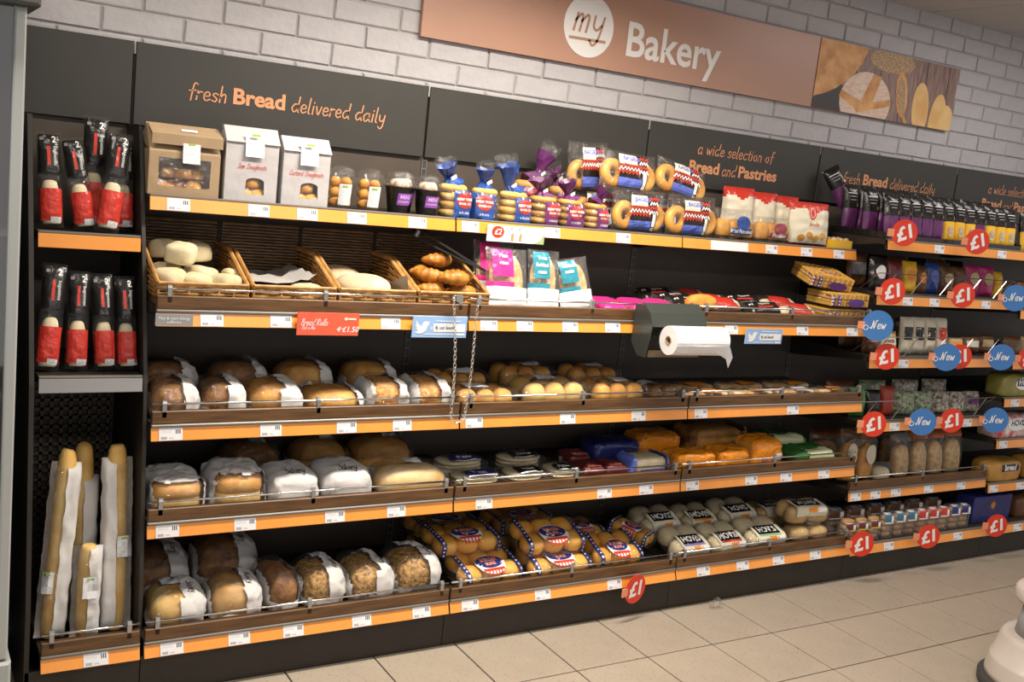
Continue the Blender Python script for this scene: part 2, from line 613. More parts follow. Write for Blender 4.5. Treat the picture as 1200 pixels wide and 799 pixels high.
def bvh(*gs):
    v, f = join(*gs)
    return BVHTree.FromPolygons([Vector(p) for p in v], f)

def drape(g, tree, O, ua=(1, 0, 0), va=(0, 0, 1), d=(0, 1, 0), off=0.0012):
    """lay a flat XZ shape on a surface: each vertex is cast along d onto the tree; whole faces that miss are dropped"""
    O, ua, va, d = Vector(O), Vector(ua).normalized(), Vector(va).normalized(), Vector(d).normalized()
    V, ok = [], []
    for p in g[0]:
        q = O + ua * p[0] + va * p[2]
        h = tree.ray_cast(q - d * 0.6, d, 1.5)
        if h[0] is None:
            h = tree.find_nearest(q, 0.03)
        if h[0] is None:
            V.append(tuple(q)); ok.append(False)
        else:
            V.append(tuple(h[0] - d * off)); ok.append(True)
    return V, [f for f in g[1] if all(ok[i] for i in f)]
# ================================================================== the room
T = 0.3044
# ---- floor
GROUT = mat('dark_grout', (0.045, 0.037, 0.030), 0.9, var=0.2, scale=30)
def tile_material():
    m = mat('speckled_floor_tile', (0.40, 0.335, 0.265), 0.42, var=0.10, scale=3)
    nt = m.node_tree
    b = nt.nodes['Principled BSDF']
    tc = nt.nodes.new('ShaderNodeTexCoord')
    vo = nt.nodes.new('ShaderNodeTexNoise')
    vo.inputs['Scale'].default_value = 140
    vo.inputs['Detail'].default_value = 1
    gm = nt.nodes.new('ShaderNodeNewGeometry')
    nt.links.new(gm.outputs['Position'], vo.inputs[0])
    cr = nt.nodes.new('ShaderNodeValToRGB')
    cr.color_ramp.elements[0].position = 0.27
    cr.color_ramp.elements[0].color = (0.45, 0.40, 0.36, 1)
    cr.color_ramp.elements[1].position = 0.36
    cr.color_ramp.elements[1].color = (1, 1, 1, 1)
    nt.links.new(vo.outputs[0], cr.inputs[0])
    mx = nt.nodes.new('ShaderNodeMix')
    mx.data_type = 'RGBA'
    mx.blend_type = 'MULTIPLY'
    mx.inputs[0].default_value = 1
    old = b.inputs['Base Color'].links[0].from_socket
    nt.links.new(old, mx.inputs[6])
    nt.links.new(cr.outputs[0], mx.inputs[7])
    nt.links.new(mx.outputs[2], b.inputs['Base Color'])
    return m
FT = tile_material()
floor = struct(part('floor', box(-3, 8.5, -5.5, 0.05, -0.06, -0.004), GROUT))
tx0, ty0 = 1.6619, -0.8092
g = 0.0055
tile_me = mesh('floor_tile', *bbox(g / 2, T - g / 2, -0.004, 0.0, g / 2, T - g / 2, 0.0012), FT)
tile_me.transform(Matrix.Rotation(R(-90), 4, 'X'))       # face up, origin at one corner
rng = random.Random(3)
for j in range(-1, 8):
    for i in range(-11, 14):
        if j > 5 and (i < -8 or i > 11):
            continue
        o = link('floor_tile', tile_me, floor, (tx0 + i * T, ty0 - j * T - T + T, -0.004))
        o.location.z = -0.0004 * rng.random() - 0.004
# ---- back wall with bricks
MORTAR = mat('white_mortar', (0.41, 0.392, 0.397), 0.9, var=0.08, scale=20, bump=0.3, bscale=80)
BRICK = mat('white_painted_brick', (0.48, 0.462, 0.475), 0.8, var=0.05, scale=9, bump=0.35, bscale=45)
ZC = 2.595
wall = struct(part('wall_back', box(-3.0, 8.5, 0.052, 0.15, 0, ZC + 0.1), MORTAR))
bw, bh, px, pz = 0.238, 0.0715, 0.245, 0.0775
bricks = []
for k in range(5):
    def br(k=k):
        rr = random.Random(k)
        v, f = bbox(0, bw, -0.0075, 0.0, 0, bh, 0.004)
        v = [(a + rr.uniform(-.0015, .0015), b + (rr.uniform(-.0012, .0012) if b < 0 else 0), c + rr.uniform(-.0015, .0015)) for a, b, c in v]
        return mesh('brick', v, f, BRICK)
    bricks.append(br())
rng = random.Random(5)
z0 = 1.9135
for r in range(-1, 9):
    zb = z0 + r * pz
    hb = 1.0
    xs = (1.135 if r % 2 == 0 else 1.010)
    for i in range(-8, 20):
        x = xs + i * px + 0.0035
        if x < -0.85 or x > 5.7:
            continue
        if zb > 2.06 and zb + bh < 2.36 and 1.0 < x and x + bw < 3.86:
            continue                       # wholly hidden behind the sign board
        link('brick', bricks[rng.randrange(5)], wall, (x, 0.052, zb))
# ---- ceiling
CEIL = mat('white_ceiling_tile', (0.60, 0.57, 0.54), 0.85, var=0.05, scale=60)
GRIDM = mat('ceiling_grid', (0.45, 0.42, 0.40), 0.6)
ceil = struct(part('ceiling', box(-3, 8.5, -5.5, 0.052, ZC + 0.012, ZC + 0.1), GRIDM))
ct = mesh('ceiling_tile', *box(0.004, 0.592, 0.004, 0.592, 0, 0.012), CEIL)
for i in range(-5, 9):
    for j in range(0, 8):
        link('ceiling_tile', ct, ceil, (2.44 + i * 0.6, 0.05 - (j + 1) * 0.6, ZC))

# ---- the long sign board on the wall
SIGNT = mat('tan_sign_face', (0.46, 0.255, 0.18), 0.36, var=0.03, scale=4)
sign = thing('wall_sign', 'long tan sign board reading my Bakery with a bread picture at its right end', 'sign', (0, 0, 0))
part('board', box(0.962, 3.915, 0.022, 0.0435, 2.060, 2.366), SIGNT, sign)
WS = mat('sign_white', (0.80, 0.78, 0.76), 0.5)
dg = part('white_circle', disc(0.117, 0.002, 40), WS, sign, (1.668, 0.0205, 2.208))
s1 = script('my', 0.062, 0.16, 0.16, 1.0)
part('lettering', (s1[0], s1[1]), SIGNT, dg, (0.0, -0.0016, -0.022))
part('underline', ribbon([(-0.082, 0), (0.08, 0.004)], 0.011), SIGNT, dg, (0, -0.0016, -0.052))
tb = text('Bakery', 0.185, 0.018)
xs = [p[0] for p in tb[0]]
sc = 0.492 / (max(xs) - min(xs))
part('lettering', xf(tb, sc=(sc, 1, 1.0)), WS, sign, (2.097, 0.0205, 2.185))
# printed bread picture
PL = mat('print_planks', (0.16, 0.095, 0.085), 0.5, col2=(0.34, 0.22, 0.18), scale=14, stretch=(9, 1, 1))
pic = part('picture_print', box(2.925, 3.914, 0.0195, 0.0219, 2.061, 2.365), PL, sign)
def flatpoly(pts, y=0.0):
    return [(a, y, b) for a, b in pts], [tuple(range(len(pts)))]
def clip(pts):
    return [(min(max(a, 2.926), 3.913), min(max(b, 2.0615), 2.3645)) for a, b in pts]
def ell(cx, cz, rx, rz, rot=0, n=26, a0=0, a1=360):
    o = []
    for k in range(n + 1):
        a = R(a0 + (a1 - a0) * k / n)
        x, z = rx * math.cos(a), rz * math.sin(a)
        o.append((cx + x * math.cos(rot) - z * math.sin(rot), cz + x * math.sin(rot) + z * math.cos(rot)))
    return clip(o)
PB1 = mat('print_crust', (0.50, 0.20, 0.05), 0.5, col2=(0.74, 0.40, 0.15), scale=16)
PB2 = mat('print_flour', (0.62, 0.42, 0.30), 0.5, col2=(0.78, 0.62, 0.50), scale=30, stretch=(1, 1, 4))
PB3 = mat('print_pale_loaf', (0.68, 0.38, 0.12), 0.5, col2=(0.80, 0.55, 0.24), scale=10)
PB4 = mat('print_grain', (0.20, 0.11, 0.05), 0.5, col2=(0.62, 0.42, 0.22), scale=110)
PB5 = mat('print_shadow', (0.035, 0.028, 0.025), 0.5)
for k in range(5):
    x = 3.18 + k * 0.165
    part('plank_line', flatpoly([(x, 2.0615), (x + .006, 2.0615), (x + .006, 2.3645), (x, 2.3645)], 0.0190), PB5, pic)
part('loaf_print', flatpoly(ell(3.02, 2.065, 0.17, 0.13), 0.0188), PB5, pic)
part('loaf_print', flatpoly(ell(2.96, 2.30, 0.30, 0.17, R(25)), 0.0186), PB1, pic)
part('grain_print', flatpoly(ell(3.42, 2.33, 0.16, 0.055), 0.0186), PB4, pic)
part('loaf_print', flatpoly(ell(3.27, 2.125, 0.175, 0.135), 0.0184), PB2, pic)
part('loaf_score', flatpoly(clip([(3.10, 2.16), (3.24, 2.125), (3.30, 2.255), (3.36, 2.25), (3.32, 2.13), (3.44, 2.155), (3.44, 2.125), (3.30, 2.09), (3.22, 2.07), (3.20, 2.09), (3.09, 2.13)]), 0.0182), PB1, pic)
part('scoop_print', flatpoly(ell(3.515, 2.19, 0.042, 0.105, R(12)), 0.0184), PB1, pic)
part('grain_print', flatpoly(ell(3.515, 2.185, 0.03, 0.085, R(12)), 0.0182), PB4, pic)
part('scoop_handle', flatpoly(clip([(3.53, 2.10), (3.555, 2.10), (3.585, 2.06), (3.56, 2.06)]), 0.0182), PB1, pic)
part('loaf_print', flatpoly(ell(3.665, 2.14, 0.062, 0.125, R(6)), 0.0184), PB3, pic)
part('loaf_print', flatpoly(ell(3.80, 2.10, 0.06, 0.13, R(-4)), 0.0184), PB3, pic)
part('loaf_print', flatpoly(ell(3.875, 2.085, 0.07, 0.10, R(20)), 0.0182), PB3, pic)

# ================================================================== shelving bays
SH = {1: (0.301, 1.446), 2: (0.451, 1.133), 3: (0.4636, 0.8024), 4: (0.4796, 0.5162), 5: (0.5216, 0.169)}
HB, HT = 1.643, 1.891
STRIP_H = 0.039
UPR = mat('slotted_upright_paint', (0.055, 0.05, 0.045), 0.5)
SLOTM = mat('upright_slot_edge', (0.16, 0.15, 0.14), 0.5)
CLIPW = mat('white_upright_cap', (0.55, 0.53, 0.5), 0.5)

BAYNAMES = {
 0: 'narrow dark shelving bay at the left end holding baguettes',
 1: 'dark shelving bay under the large lettering fresh Bread delivered daily with doughnut bags on top',
 2: 'dark shelving bay under the plain header panel with bagel bags on top',
 3: 'dark shelving bay under the header lettering a wide selection of Bread and Pastries, nearer one',
 4: 'dark shelving bay with purple and yellow pouches on top and wire fronted shelves',
 5: 'dark shelving bay at the right edge of the picture, furthest along the aisle'}
BAYS = {}
def words(par, s, x, y, z, total):
    ws = s.split(' ')
    gs = [script(q, 0.0265, 0.13, 0.08, 0.80, False) for q in ws]
    gap = 0.013
    k = total / (sum(q[2] for q in gs) + gap * (len(gs) - 1))
    for q in gs:
        part('lettering', xf((q[0], q[1]), (x, y, z), sc=(k, 1, 1)), INK, par)
        x += (q[2] + gap) * k
def lettering_fresh(par, X0):
    y = -0.0135
    g = script('fresh', 0.0265, 0.13, 0.08, 0.80, False)
    part('lettering', xf((g[0], g[1]), (X0 + 0.165, y, 1.7425), sc=(0.125 / g[2], 1, 1)), INK, par)
    t = text('Bread', 0.068, 0.032)
    xs = [p[0] for p in t[0]]
    part('lettering', xf(t, (X0 + 0.392, y, 1.7655), sc=(0.172 / (max(xs) - min(xs)), 1, 1)), INK, par)
    words(par, 'delivered daily', X0 + 0.500, y, 1.7425, 0.340)

def lettering_wide(par, X0):
    y = -0.0135
    words(par, 'a wide selection of', X0 + 0.268, y, 1.785, 0.44)
    def bold(s, x0, x1):
        t = text(s, 0.066, 0.032)
        xs = [p[0] for p in t[0]]
        k = (x1 - x0) / (max(xs) - min(xs))
        part('lettering', xf(t, (X0 + x0 - min(xs) * k, y, 1.7285), sc=(k, 1, 1)), INK, par)
    bold('Bread', 0.232, 0.400)
    g = script('and', 0.0265, 0.13, 0.08, 0.80, False)
    part('lettering', xf((g[0], g[1]), (X0 + 0.418, y, 1.706), sc=(0.082 / g[2], 1, 1)), INK, par)
    bold('Pastries', 0.512, 0.742)

for b in range(6):
    X0, X1 = (-0.309, 0.0) if b == 0 else (b - 1.0, float(b))
    root = thing('shelving_bay', BAYNAMES[b], 'shelving', ((X0 + X1) / 2, 0, 0))
    cx = (X0 + X1) / 2
    BAYS[b] = (root, X0 - cx, X1 - cx, cx)
    x0, x1 = X0 - cx, X1 - cx
    part('back_panel', box(x0 + .023, x1 - .0005, 0.004, 0.016, 0.02, 1.66), BACKP, root)
    hp = part('header_panel', bbox(x0 + .0045, x1 - .0045, -0.012, 0.002, HB, HT, .0015), PANEL, root)
    if b in (1, 4):
        lettering_fresh(hp, x0)
    if b in (3, 5):
        lettering_wide(hp, x0)
    # slotted upright at the left joint
    part('upright', box(x0 + .0005, x0 + .0225, 0.003, 0.045, 0, HT - .03), UPR, root)
    part('upright_cap', box(x0 + .0003, x0 + .0042, -.006, 0.02, HT - .036, HT + .002), CLIPW, root)
    rungs = []
    z = 0.1
    while z < 1.64:
        rungs.append(box(x0 + .004, x0 + .019, 0.0005, 0.003, z, z + .0045))
        z += 0.03
    rungs.append(box(x0 + .001, x0 + .004, 0.0005, 0.003, .1, 1.64))
    rungs.append(box(x0 + .019, x0 + .022, 0.0005, 0.003, .1, 1.64))
    part('slot_strip', join(*rungs), SLOTM, root)
    # base
    part('kick_plate', bbox(x0 + .001, x1 - .001, -0.500, -0.488, 0.0, 0.125, .001), BLACK, root)
    part('base_side', box(x0, x0 + .003, -0.488, 0.0, 0.0, 0.12), BLACK, root)

TW, TH = 0.066, 0.0355
tick_me = mesh('price_ticket', *box(-TW / 2, TW / 2, -0.0012, 0, -TH / 2, TH / 2), MATS['ticket'])
tick_w = mesh('price_ticket_wide', *box(-0.10, 0.10, -0.0012, 0, -TH / 2, TH / 2), WPRINT)
clip_me = mesh('rail_clip', *join(box(-.006, .006, -.008, .008, -.038, .002), *[tube([(-.006, 0, .003), (.006, 0, .003)], .009, 8)]), STEEL)

def shelf(b, d, z, style, tickets=(), tilt=12, strip=ORANGE, xa=0.0, xb=0.0, clips=None, wide=(), sh=STRIP_H, rail=True):
    """one shelf with its price strip, front board / rail / wire fence; z = top of the price strip, d = depth of its front"""
    root, x0, x1, cx = BAYS[b]
    x0 += 0.003 + xa
    x1 -= 0.003 + xb
    top = z + (0.004 if style == 'metal' else 0.012)
    s = part('shelf', join(box(x0, x1, -d + .006, -0.001, top - .022, top), box(x0, x1, -d + .004, -d + .012, z - .038, top - .003)), BLACK, root)
    if style == 'metal' or style == 'wire':
        part('front_lip', bbox(x0, x1, -d - .001, -d + .012, z, z + .0075, .002), LIP, s)
    else:
        part('front_lip', bbox(x0, x1, -d - .007, -d + .010, z, z + .010, .003), LIP, s)
        part('wood_front', bbox(x0 + .001, x1 - .001, -d - .004, -d + .013, z + .010, z + .049, .0025), WOODF, s)
        if rail:
            zr = z + .049 + .019
            part('rail', tube([(x0 + .002, -d + .004, zr), (x1 - .002, -d + .004, zr)], .0034, 8), CHROME, s, smooth=True)
            for c in (clips if clips is not None else (x0 + .035, (x0 + x1) / 2, x1 - .03)):
                link('rail_clip', clip_me, s, (c, -d + .004, zr))
    # tilted price strip
    a = R(tilt)
    st = link('price_strip', mesh('price_strip', *bbox(x0, x1, -.0025, 0, -sh, 0, .0008), strip), s, (0, -d + .001, z), (-a, 0, 0))
    for t in tickets:
        lx = t - cx
        o = link('price_ticket', tick_me, s)
        o.location = (lx, -d + .001 - math.cos(a) * .003 - math.sin(a) * sh / 2, z + math.sin(a) * .003 - math.cos(a) * sh / 2)
        o.rotation_euler = (-a, 0, 0)
    for t in wide:
        lx = t - cx
        o = link('price_ticket', tick_w, s)
        o.location = (lx, -d + .001 - math.cos(a) * .003 - math.sin(a) * sh / 2, z + math.sin(a) * .003 - math.cos(a) * sh / 2)
        o.rotation_euler = (-a, 0, 0)
    if style == 'wire':
        zt = z + .098
        WIRE = CHROME
        part('fence_rail', tube([(x0 + .004, -d + .10, z + .02), (x0 + .004, -d + .01, zt), (x1 - .01, -d + .01, zt), (x1 - .01, -d + .10, z + .02)], .0022, 6), WIRE, s)
        part('fence_rail', tube([(x0 + .004, -d + .006, z + .012), (x1 - .01, -d + .006, z + .012)], .002, 6), WIRE, s)
        k = x0 + .03
        while k + .09 < x1:
            part('fence_wire', tube([(k, -d + .008, z + .012), (k + .085, -d + .01, zt)], .0018, 5), WIRE, s)
            k += 0.2
    # brackets
    for xx in (x0 + .001, x1 - .004):
        part('bracket', prism([(-d + .05, top - .022), (0, top - .022), (0, top - .075), (-.04, top - .075)], 'x', xx, xx + .003), BLACK, s)
    return s

D = lambda k: SH[k]
# bay 1-3 and bay 0 shelves
shelf(1, *D(1), 'metal', (.083, .321, .475, .64, .855), 12)
shelf(2, *D(1), 'metal', (1.055, 1.39, 1.709), 12)
shelf(3, *D(1), 'metal', (2.479, 2.684, 2.884), 12, wide=(2.246,))
shelf(1, *D(2), 'wood', (.158, .363, .72), 16)
shelf(2, *D(2), 'wood', (1.079, 1.221, 1.409, 1.596, 1.733), 16)
shelf(3, *D(2), 'wood', (2.174, 2.567, 2.867), 16)
shelf(1, *D(3), 'wood', (.058, .352, .596, .788))
shelf(2, *D(3), 'wood', (1.055, 1.438, 1.759))
shelf(3, *D(3), 'wood', (2.066, 2.571))
shelf(1, *D(4), 'wood', (.06, .288, .575, .788))
shelf(2, *D(4), 'wood', (1.119, 1.633, 1.83))
shelf(3, *D(4), 'wood', (2.061, 2.376, 2.576, 2.802))
shelf(1, *D(5), 'wood', (.081, .28, .45, .679, .894), 20)
shelf(2, *D(5), 'wood', (1.08, 1.378, 1.70), 20)
shelf(3, *D(5), 'wood', (2.141, 2.354, 2.558, 2.779), 20)
# bay 0
shelf(0, 0.297, 1.322, 'metal', (), 6, xa=.02, xb=.012)
shelf(0, 0.412, 0.936, 'metal', (), 6, strip=GREYP, xa=.02, xb=.012)
shelf(0, *D(5), 'wood', (-.128,), 20, xa=.035, xb=.006, clips=(-.09, .115))
# bay 4 / 5
shelf(4, 0.455, 1.512, 'metal', (3.344, 3.804), 8)
shelf(4, 0.445, 1.272, 'wire', (3.205, 3.389, 3.769), 8)
shelf(4, 0.462, 0.995, 'wire', (3.225,), 8)
shelf(4, 0.456, 0.703, 'wire', (3.248, 3.777), 8)
shelf(4, 0.468, 0.392, 'wood', (3.049, 3.18, 3.32, 3.555, 3.799), 10)
shelf(4, 0.520, 0.158, 'metal', (3.265, 3.767), 14)
shelf(5, 0.455, 1.505, 'metal', (4.2, 4.6), 8)
shelf(5, 0.480, 1.235, 'metal', (4.2, 4.6), 8)
shelf(5, 0.490, 0.990, 'metal', (4.3, 4.6), 8)
shelf(5, 0.484, 0.800, 'metal', (4.085, 4.5), 8)
shelf(5, 0.484, 0.590, 'metal', (4.054, 4.5), 8)
shelf(5, 0.484, 0.364, 'metal', (4.046, 4.265), 8)
shelf(5, 0.520, 0.158, 'metal', (4.25, 4.7), 14)

# bay 0: side panels and perforated back grid
root, x0, x1, cx = BAYS[0]
prof = [(0, 0.0), (-.50, 0.0), (-.50, .13), (-.500, .30), (-.415, .92), (-.30, 1.31), (-.18, 1.64), (0, 1.64)]
part('side_panel', prism(prof, 'x', x0 - .0005, x0 + .012), BLACK, root)
part('side_panel', prism([(a * .99, z) for a, z in prof], 'x', x1 - .011, x1 - .0005), BLACK, root)
gr = []
for k in range(10):
    x = x0 + .03 + k * (x1 - x0 - .06) / 9
    gr.append(box(x - .005, x + .005, -.012, -.002, .22, .93))
z = .23
while z < .93:
    gr.append(box(x0 + .02, x1 - .02, -.012, -.002, z, z + .010))
    z += .0285
part('grid_panel', join(*gr), mat('dark_grid_plastic', (0.11, 0.09, 0.07), 0.5), root)
# ================================================================== product builders
SZ = {1: 1.452, 2: 1.1470, 3: 0.8164, 4: 0.5302, 5: 0.1830}
mat('leaf_green', (0.30, 0.45, 0.06), .5)
_seed = [0]
def nseed():
    _seed[0] += 1
    return _seed[0]

def deco(parent, tree, g, m, O=(0, 0, 0), ua=(1, 0, 0), va=(0, 0, 1), d=(0, 1, 0), off=0.0012, name='print', kind=None):
    q = drape((g[0], g[1]), tree, O, ua, va, d, off)
    if q[1]:
        return part(name, q, m, parent, kind=kind)

DOWN = dict(ua=(0, -.66, -.75), va=(1, 0, 0), d=(0, .75, -.66))
FRONT = dict(ua=(1, 0, 0), va=(0, .6, .8), d=(0, .8, -.6))
TOPD = dict(ua=(1, 0, 0), va=(0, 1, 0), d=(0, 0, -1))

def sticker(root, tree, O, w=.06, h=.04, fr=FRONT, m=None, off=.004):
    return deco(root, tree, rectg(w, h, 3, 3), m or STICK, O, off=off, name='label_sticker', **fr)

def bagged_loaf(label, loc, w, d, h, crust, win=(-.5, .0), rz=0, script_on=True, stick=None, group=None, e2=.55, rimz=.22, name='wrapped_loaf', slash=False):
    s = nseed()
    root = thing(name, label, 'bread', loc, (0, 0, rz), group)
    lo = blob(w * .455, d * .465, h * .49, .8, .6, 28, 16, .05, 28, s)
    part('loaf', lo, crust, root, smooth=True)
    if slash:
        tr = bvh(lo)
        for k in range(3):
            deco(root, tr, rectg(.05, .012, 4, 1), CREAM, (-w * .22, -d * .2 + k * .04, h), ua=(1, .4, 0), va=(-.4, 1, 0), d=(0, 0, -1), off=.001, name='score')
    bag = blob(w * .5, d * .52, h * .53, .7, e2, 64, 32, .06, 16, s + 50, crease=.016)
    def reg(c):
        u = c.x / w
        if c.z < h * rimz and c.y < 0:
            return 'paper'
        return 'film' if win[0] < u < win[1] else 'paper'
    sp = split(bag, reg)
    pp = part('paper_wrap', sp['paper'], PAPER, root, smooth=True) if 'paper' in sp else root
    if 'film' in sp:
        part('film_window', sp['film'], FILMW, root, smooth=True)
    tr = bvh(bag)
    if script_on:
        g = script('Bakery', .011, .17, .25, .8)
        deco(pp, tr, g, BPRINT, (w * .2, -d * .16, h * .85), name='lettering', **DOWN)
    if stick:
        sticker(root, tr, (stick[0] * w, stick[1] * d, h), .055, .038)
    return root

def bakery_bag(label, loc, w, d, h, rz=0, group=None):
    s = nseed()
    root = thing('paper_wrapped_loaf', label, 'bread', loc, (0, 0, rz), group)
    bag = blob(w * .5, d * .5, h * .52, .62, .5, 60, 30, .05, 18, s, crease=.009)
    pp = part('paper_wrap', bag, PAPER, root, smooth=True)
    tr = bvh(bag)
    deco(pp, tr, script('Bakery', .014, .17, .25, .8), BPRINT, (0, -d * .3, h * .78), name='lettering', **FRONT)
    lo = blob(w * .40, d * .35, h * .46, .8, .6, 20, 10, 0, 1, 0)
    part('loaf', xf(lo, (0, 0, .004)), CRUSTL, root, smooth=True)
    return root

def roll_pack(label, loc, cols, rows, r, h, crust, rz=0, stick=(0, 0), fm=None, group=None, name='roll_pack', layers=1, cat='bread rolls', rx=0):
    s = nseed()
    root = thing(name, label, cat, loc, (rx, 0, rz), group)
    tops = []
    for l in range(layers):
        for i in range(cols):
            for j in range(rows):
                lo = blob(r * .98, r * .98, h * .5, .85, .9, 18, 10, .06, 25, s + i * 3 + j)
                lo = xf(lo, ((i - (cols - 1) / 2) * 2 * r * .97, (j - (rows - 1) / 2) * 2 * r * .97, l * h * .82 + .002))
                part('roll', lo, crust, root, smooth=True)
                tops.append(lo)
    H = h * (1 + .82 * (layers - 1))
    bag = blob(cols * r * 1.05 + .012, rows * r * 1.05 + .01, H * .56, .5, .42, 56, 24, .05, 22, s, crease=.014)
    part('film', bag, fm or FILMW, root, smooth=True)
    if stick is not None:
        sticker(root, bvh(bag), (stick[0], stick[1], H), .082, .050, dict(ua=(1, 0, 0), va=(0, .85, .5), d=(0, .5, -.85)))
    return root

def pouch(name, label, cat, loc, rot, w, h, t, region, mats, seed=None, group=None, nu=18, nv=24, crink=.003):
    s = seed or nseed()
    root = thing(name, label, cat, loc, rot, group)
    sp = pillow(w, h, t, nu, nv, region, crink, s)
    P = {}
    for k, g in sp.items():
        nm, m = mats[k]
        P[k] = part(nm, g, m, root, smooth=True)
    return root, bvh(*sp.values()), P

# ---- part baked baguette pack (black top, cream window, red foot)
def baguette_pack(label, loc, rot, w=.078, h=.285, group=None, tilt=None):
    def reg(u, v, s):
        if u < .07 or u > .93 or v > .965:
            return 'film'
        if v > .56:
            return 'black'
        if v > .39:
            return 'film'
        if v > .06:
            return 'red'
        return 'film'
    root, tr, P = pouch('baguette_pack', label, 'bread', loc, rot, w, h, .056, reg, {'film': ('film', FILM), 'black': ('black_print', BPRINT), 'red': ('red_print', RED)}, group=group, nu=14, nv=30)
    b = blob(w * .36, .0165, h * .28, .5, .9, 16, 12)
    part('baguette', xf(b, (0, 0.001, .010)), CREAM, root, smooth=True)
    pb = P['black']
    deco(pb, tr, rectg(.009, h * .2, 1, 6), RED, (-.004, 0, h * .74), name='red_bar')
    g = text('baguettes', .0145, .0)
    deco(pb, tr, g, WPRINT, (.014, 0, h * .74), ua=(0, 0, -1), va=(1, 0, 0), name='lettering')
    g = text('2', .026, .02)
    deco(pb, tr, g, WPRINT, (.012, 0, h * .91), name='lettering')
    deco(pb, tr, rectg(.011, .009), GREYP, (-.022, 0, h * .92), name='logo_mark')
    deco(P['red'], tr, rectg(.03, .017, 3, 2), STICK, (.012, 0, h * .075), name='bar_code')
    return root

# ---- small bagel bag with twisted neck and printed front
def bagel_bag(label, loc, w, colour, side=1, h=.105, rz=0, neck=(0.0, .085), group=None, tall=None, dull=None):
    s = nseed()
    root = thing('bagel_bag', label, 'bagels', loc, (0, 0, rz), group)
    n = 4
    for k in range(n):
        to = torus(w * .27, w * .155, 18, 10, h / n / (2 * w * .155))
        part('bagel', xf(to, (random.Random(s + k).uniform(-.003, .003), 0, k * h / n + .001)), CRUSTL if dull is None else dull, root, smooth=True)
    bag = blob(w * .5, w * .48, h * .55, .5, .6, 44, 22, .05, 24, s, crease=.010)
    part('film', bag, FILMW, root, smooth=True)
    tr = bvh(bag)
    # neck
    nx, nh = neck
    path = [(nx * .2, 0, h * .95), (nx * .6, 0, h * 1.12), (nx * .8, 0, h * 1.2), (nx, -.004, h + nh * .7), (nx * 1.3, -.006, h + nh)]
    nk = tube(path, [w * .36, w * .17, w * .08, w * .22, w * .33], 14)
    rr = random.Random(s)
    nk = ([(p[0] + rr.uniform(-.005, .005), p[1] + rr.uniform(-.005, .005), p[2] + rr.uniform(-.004, .004)) for p in nk[0]], nk[1][:-1])
    part('twisted_neck', nk, colour, root)
    fr = tube([(nx * 1.25, -.006, h + nh * .92), (nx * 1.6, -.008, h + nh * 1.35)], [w * .25, w * .36], 12)
    fr = ([(p[0] + rr.uniform(-.007, .007), p[1] + rr.uniform(-.007, .007), p[2] + rr.uniform(-.008, .008)) for p in fr[0]], fr[1][:-2])
    part('neck_frill', fr, FILMW, root)
    part('closure_tag', xf(box(-.012, .012, -.0015, .0015, -.006, .006), (nx * .8 + .012, -.018, h * 1.2), (.2, -.5, .2)), WPRINT, root)
    # printed panel
    px = side * w * .17
    pn = deco(root, tr, rectg(w * .68, h * .98, 10, 12), colour, (px, 0, h * .50), name='printed_panel')
    for q in range(4):
        deco(pn, tr, rectg(.004, h * .22, 1, 4), WPRINT if q % 2 else FILMD, (px - w * .2 + q * w * .13, 0, h * .86), off=.0018, name='stripe')
    deco(pn, tr, ovalg(w * .56, h * .50), mat('deep_red_logo', (.36, .035, .03), .35), (px, 0, h * .55), off=.0022, name='round_logo')
    deco(pn, tr, text('NEW YORK', w * .105, .03), WPRINT, (px, 0, h * .58), off=.003, name='lettering')
    deco(pn, tr, text('BAGEL CO', w * .085, .02), WPRINT, (px, 0, h * .45), off=.003, name='lettering')
    deco(pn, tr, text('4 PLAIN' if colour is RBLUE else '4 RAISIN', w * .10, .0), WPRINT, (px, 0, h * .17), off=.0024, name='lettering')
    return root

# ---- wide pack of bagels with printed centre
def bagels_pack(label, loc, rot, w=.26, h=.145, group=None, bagels=(-.075, .075)):
    root, tr, P = pouch('bagels_pack', label, 'bagels', loc, rot, w, h * 1.12, .075, lambda u, v, s: 'film', {'film': ('film', FILMW)}, group=group, crink=.006)
    for bx in bagels:
        to = torus(.037, .021, 22, 10, 1.0)
        part('bagel', xf(to, (bx, .021, .059), (R(90), 0, 0)), BAGEL, root, smooth=True)
    pw = w * .50
    lab = deco(root, tr, rectg(pw, h * .92, 12, 10), BPRINT, (0.0, 0, h * .52), name='printed_label')
    rr = random.Random(nseed())
    sky = [(-pw / 2, h * .46)]
    top = deco(lab, tr, rectg(pw * .62, h * .28, 6, 4), CREAMP, (-pw * .19, 0, h * .83), off=.002, name='label_band')
    for k in range(3):
        pts = [(-pw * .5 + pw * .72 * i / 12, (.008 if i % 2 else -.004) - k * .0125) for i in range(13)]
        deco(lab, tr, ribbon(pts, .0065), REDD if k % 2 == 0 else WPRINT, (0, 0, h * .64), off=.0024, name='flag_stripe')
    for k in range(4):
        pts = [(-.02 + .04 * i / 6, (.006 if i % 2 else -.004) - k * .017) for i in range(7)]
        deco(lab, tr, ribbon(pts, .0075), REDD if k % 2 == 0 else WPRINT, (pw * .38, 0, h * .9), off=.0024, name='flag_stripe')
    deco(lab, tr, rectg(pw * .82, h * .23, 8, 3), LBLUE, (-pw * .09, 0, h * .185), off=.002, name='label_band')
    deco(lab, tr, rectg(pw * .12, h * .44, 2, 4), WPRINT, (pw * .41, 0, h * .28), off=.002, name='bar_code')
    deco(lab, tr, text('BAGELS', .0225, .03), LBLUE, (-pw * .08, 0, h * .86), off=.003, name='lettering')
    return root

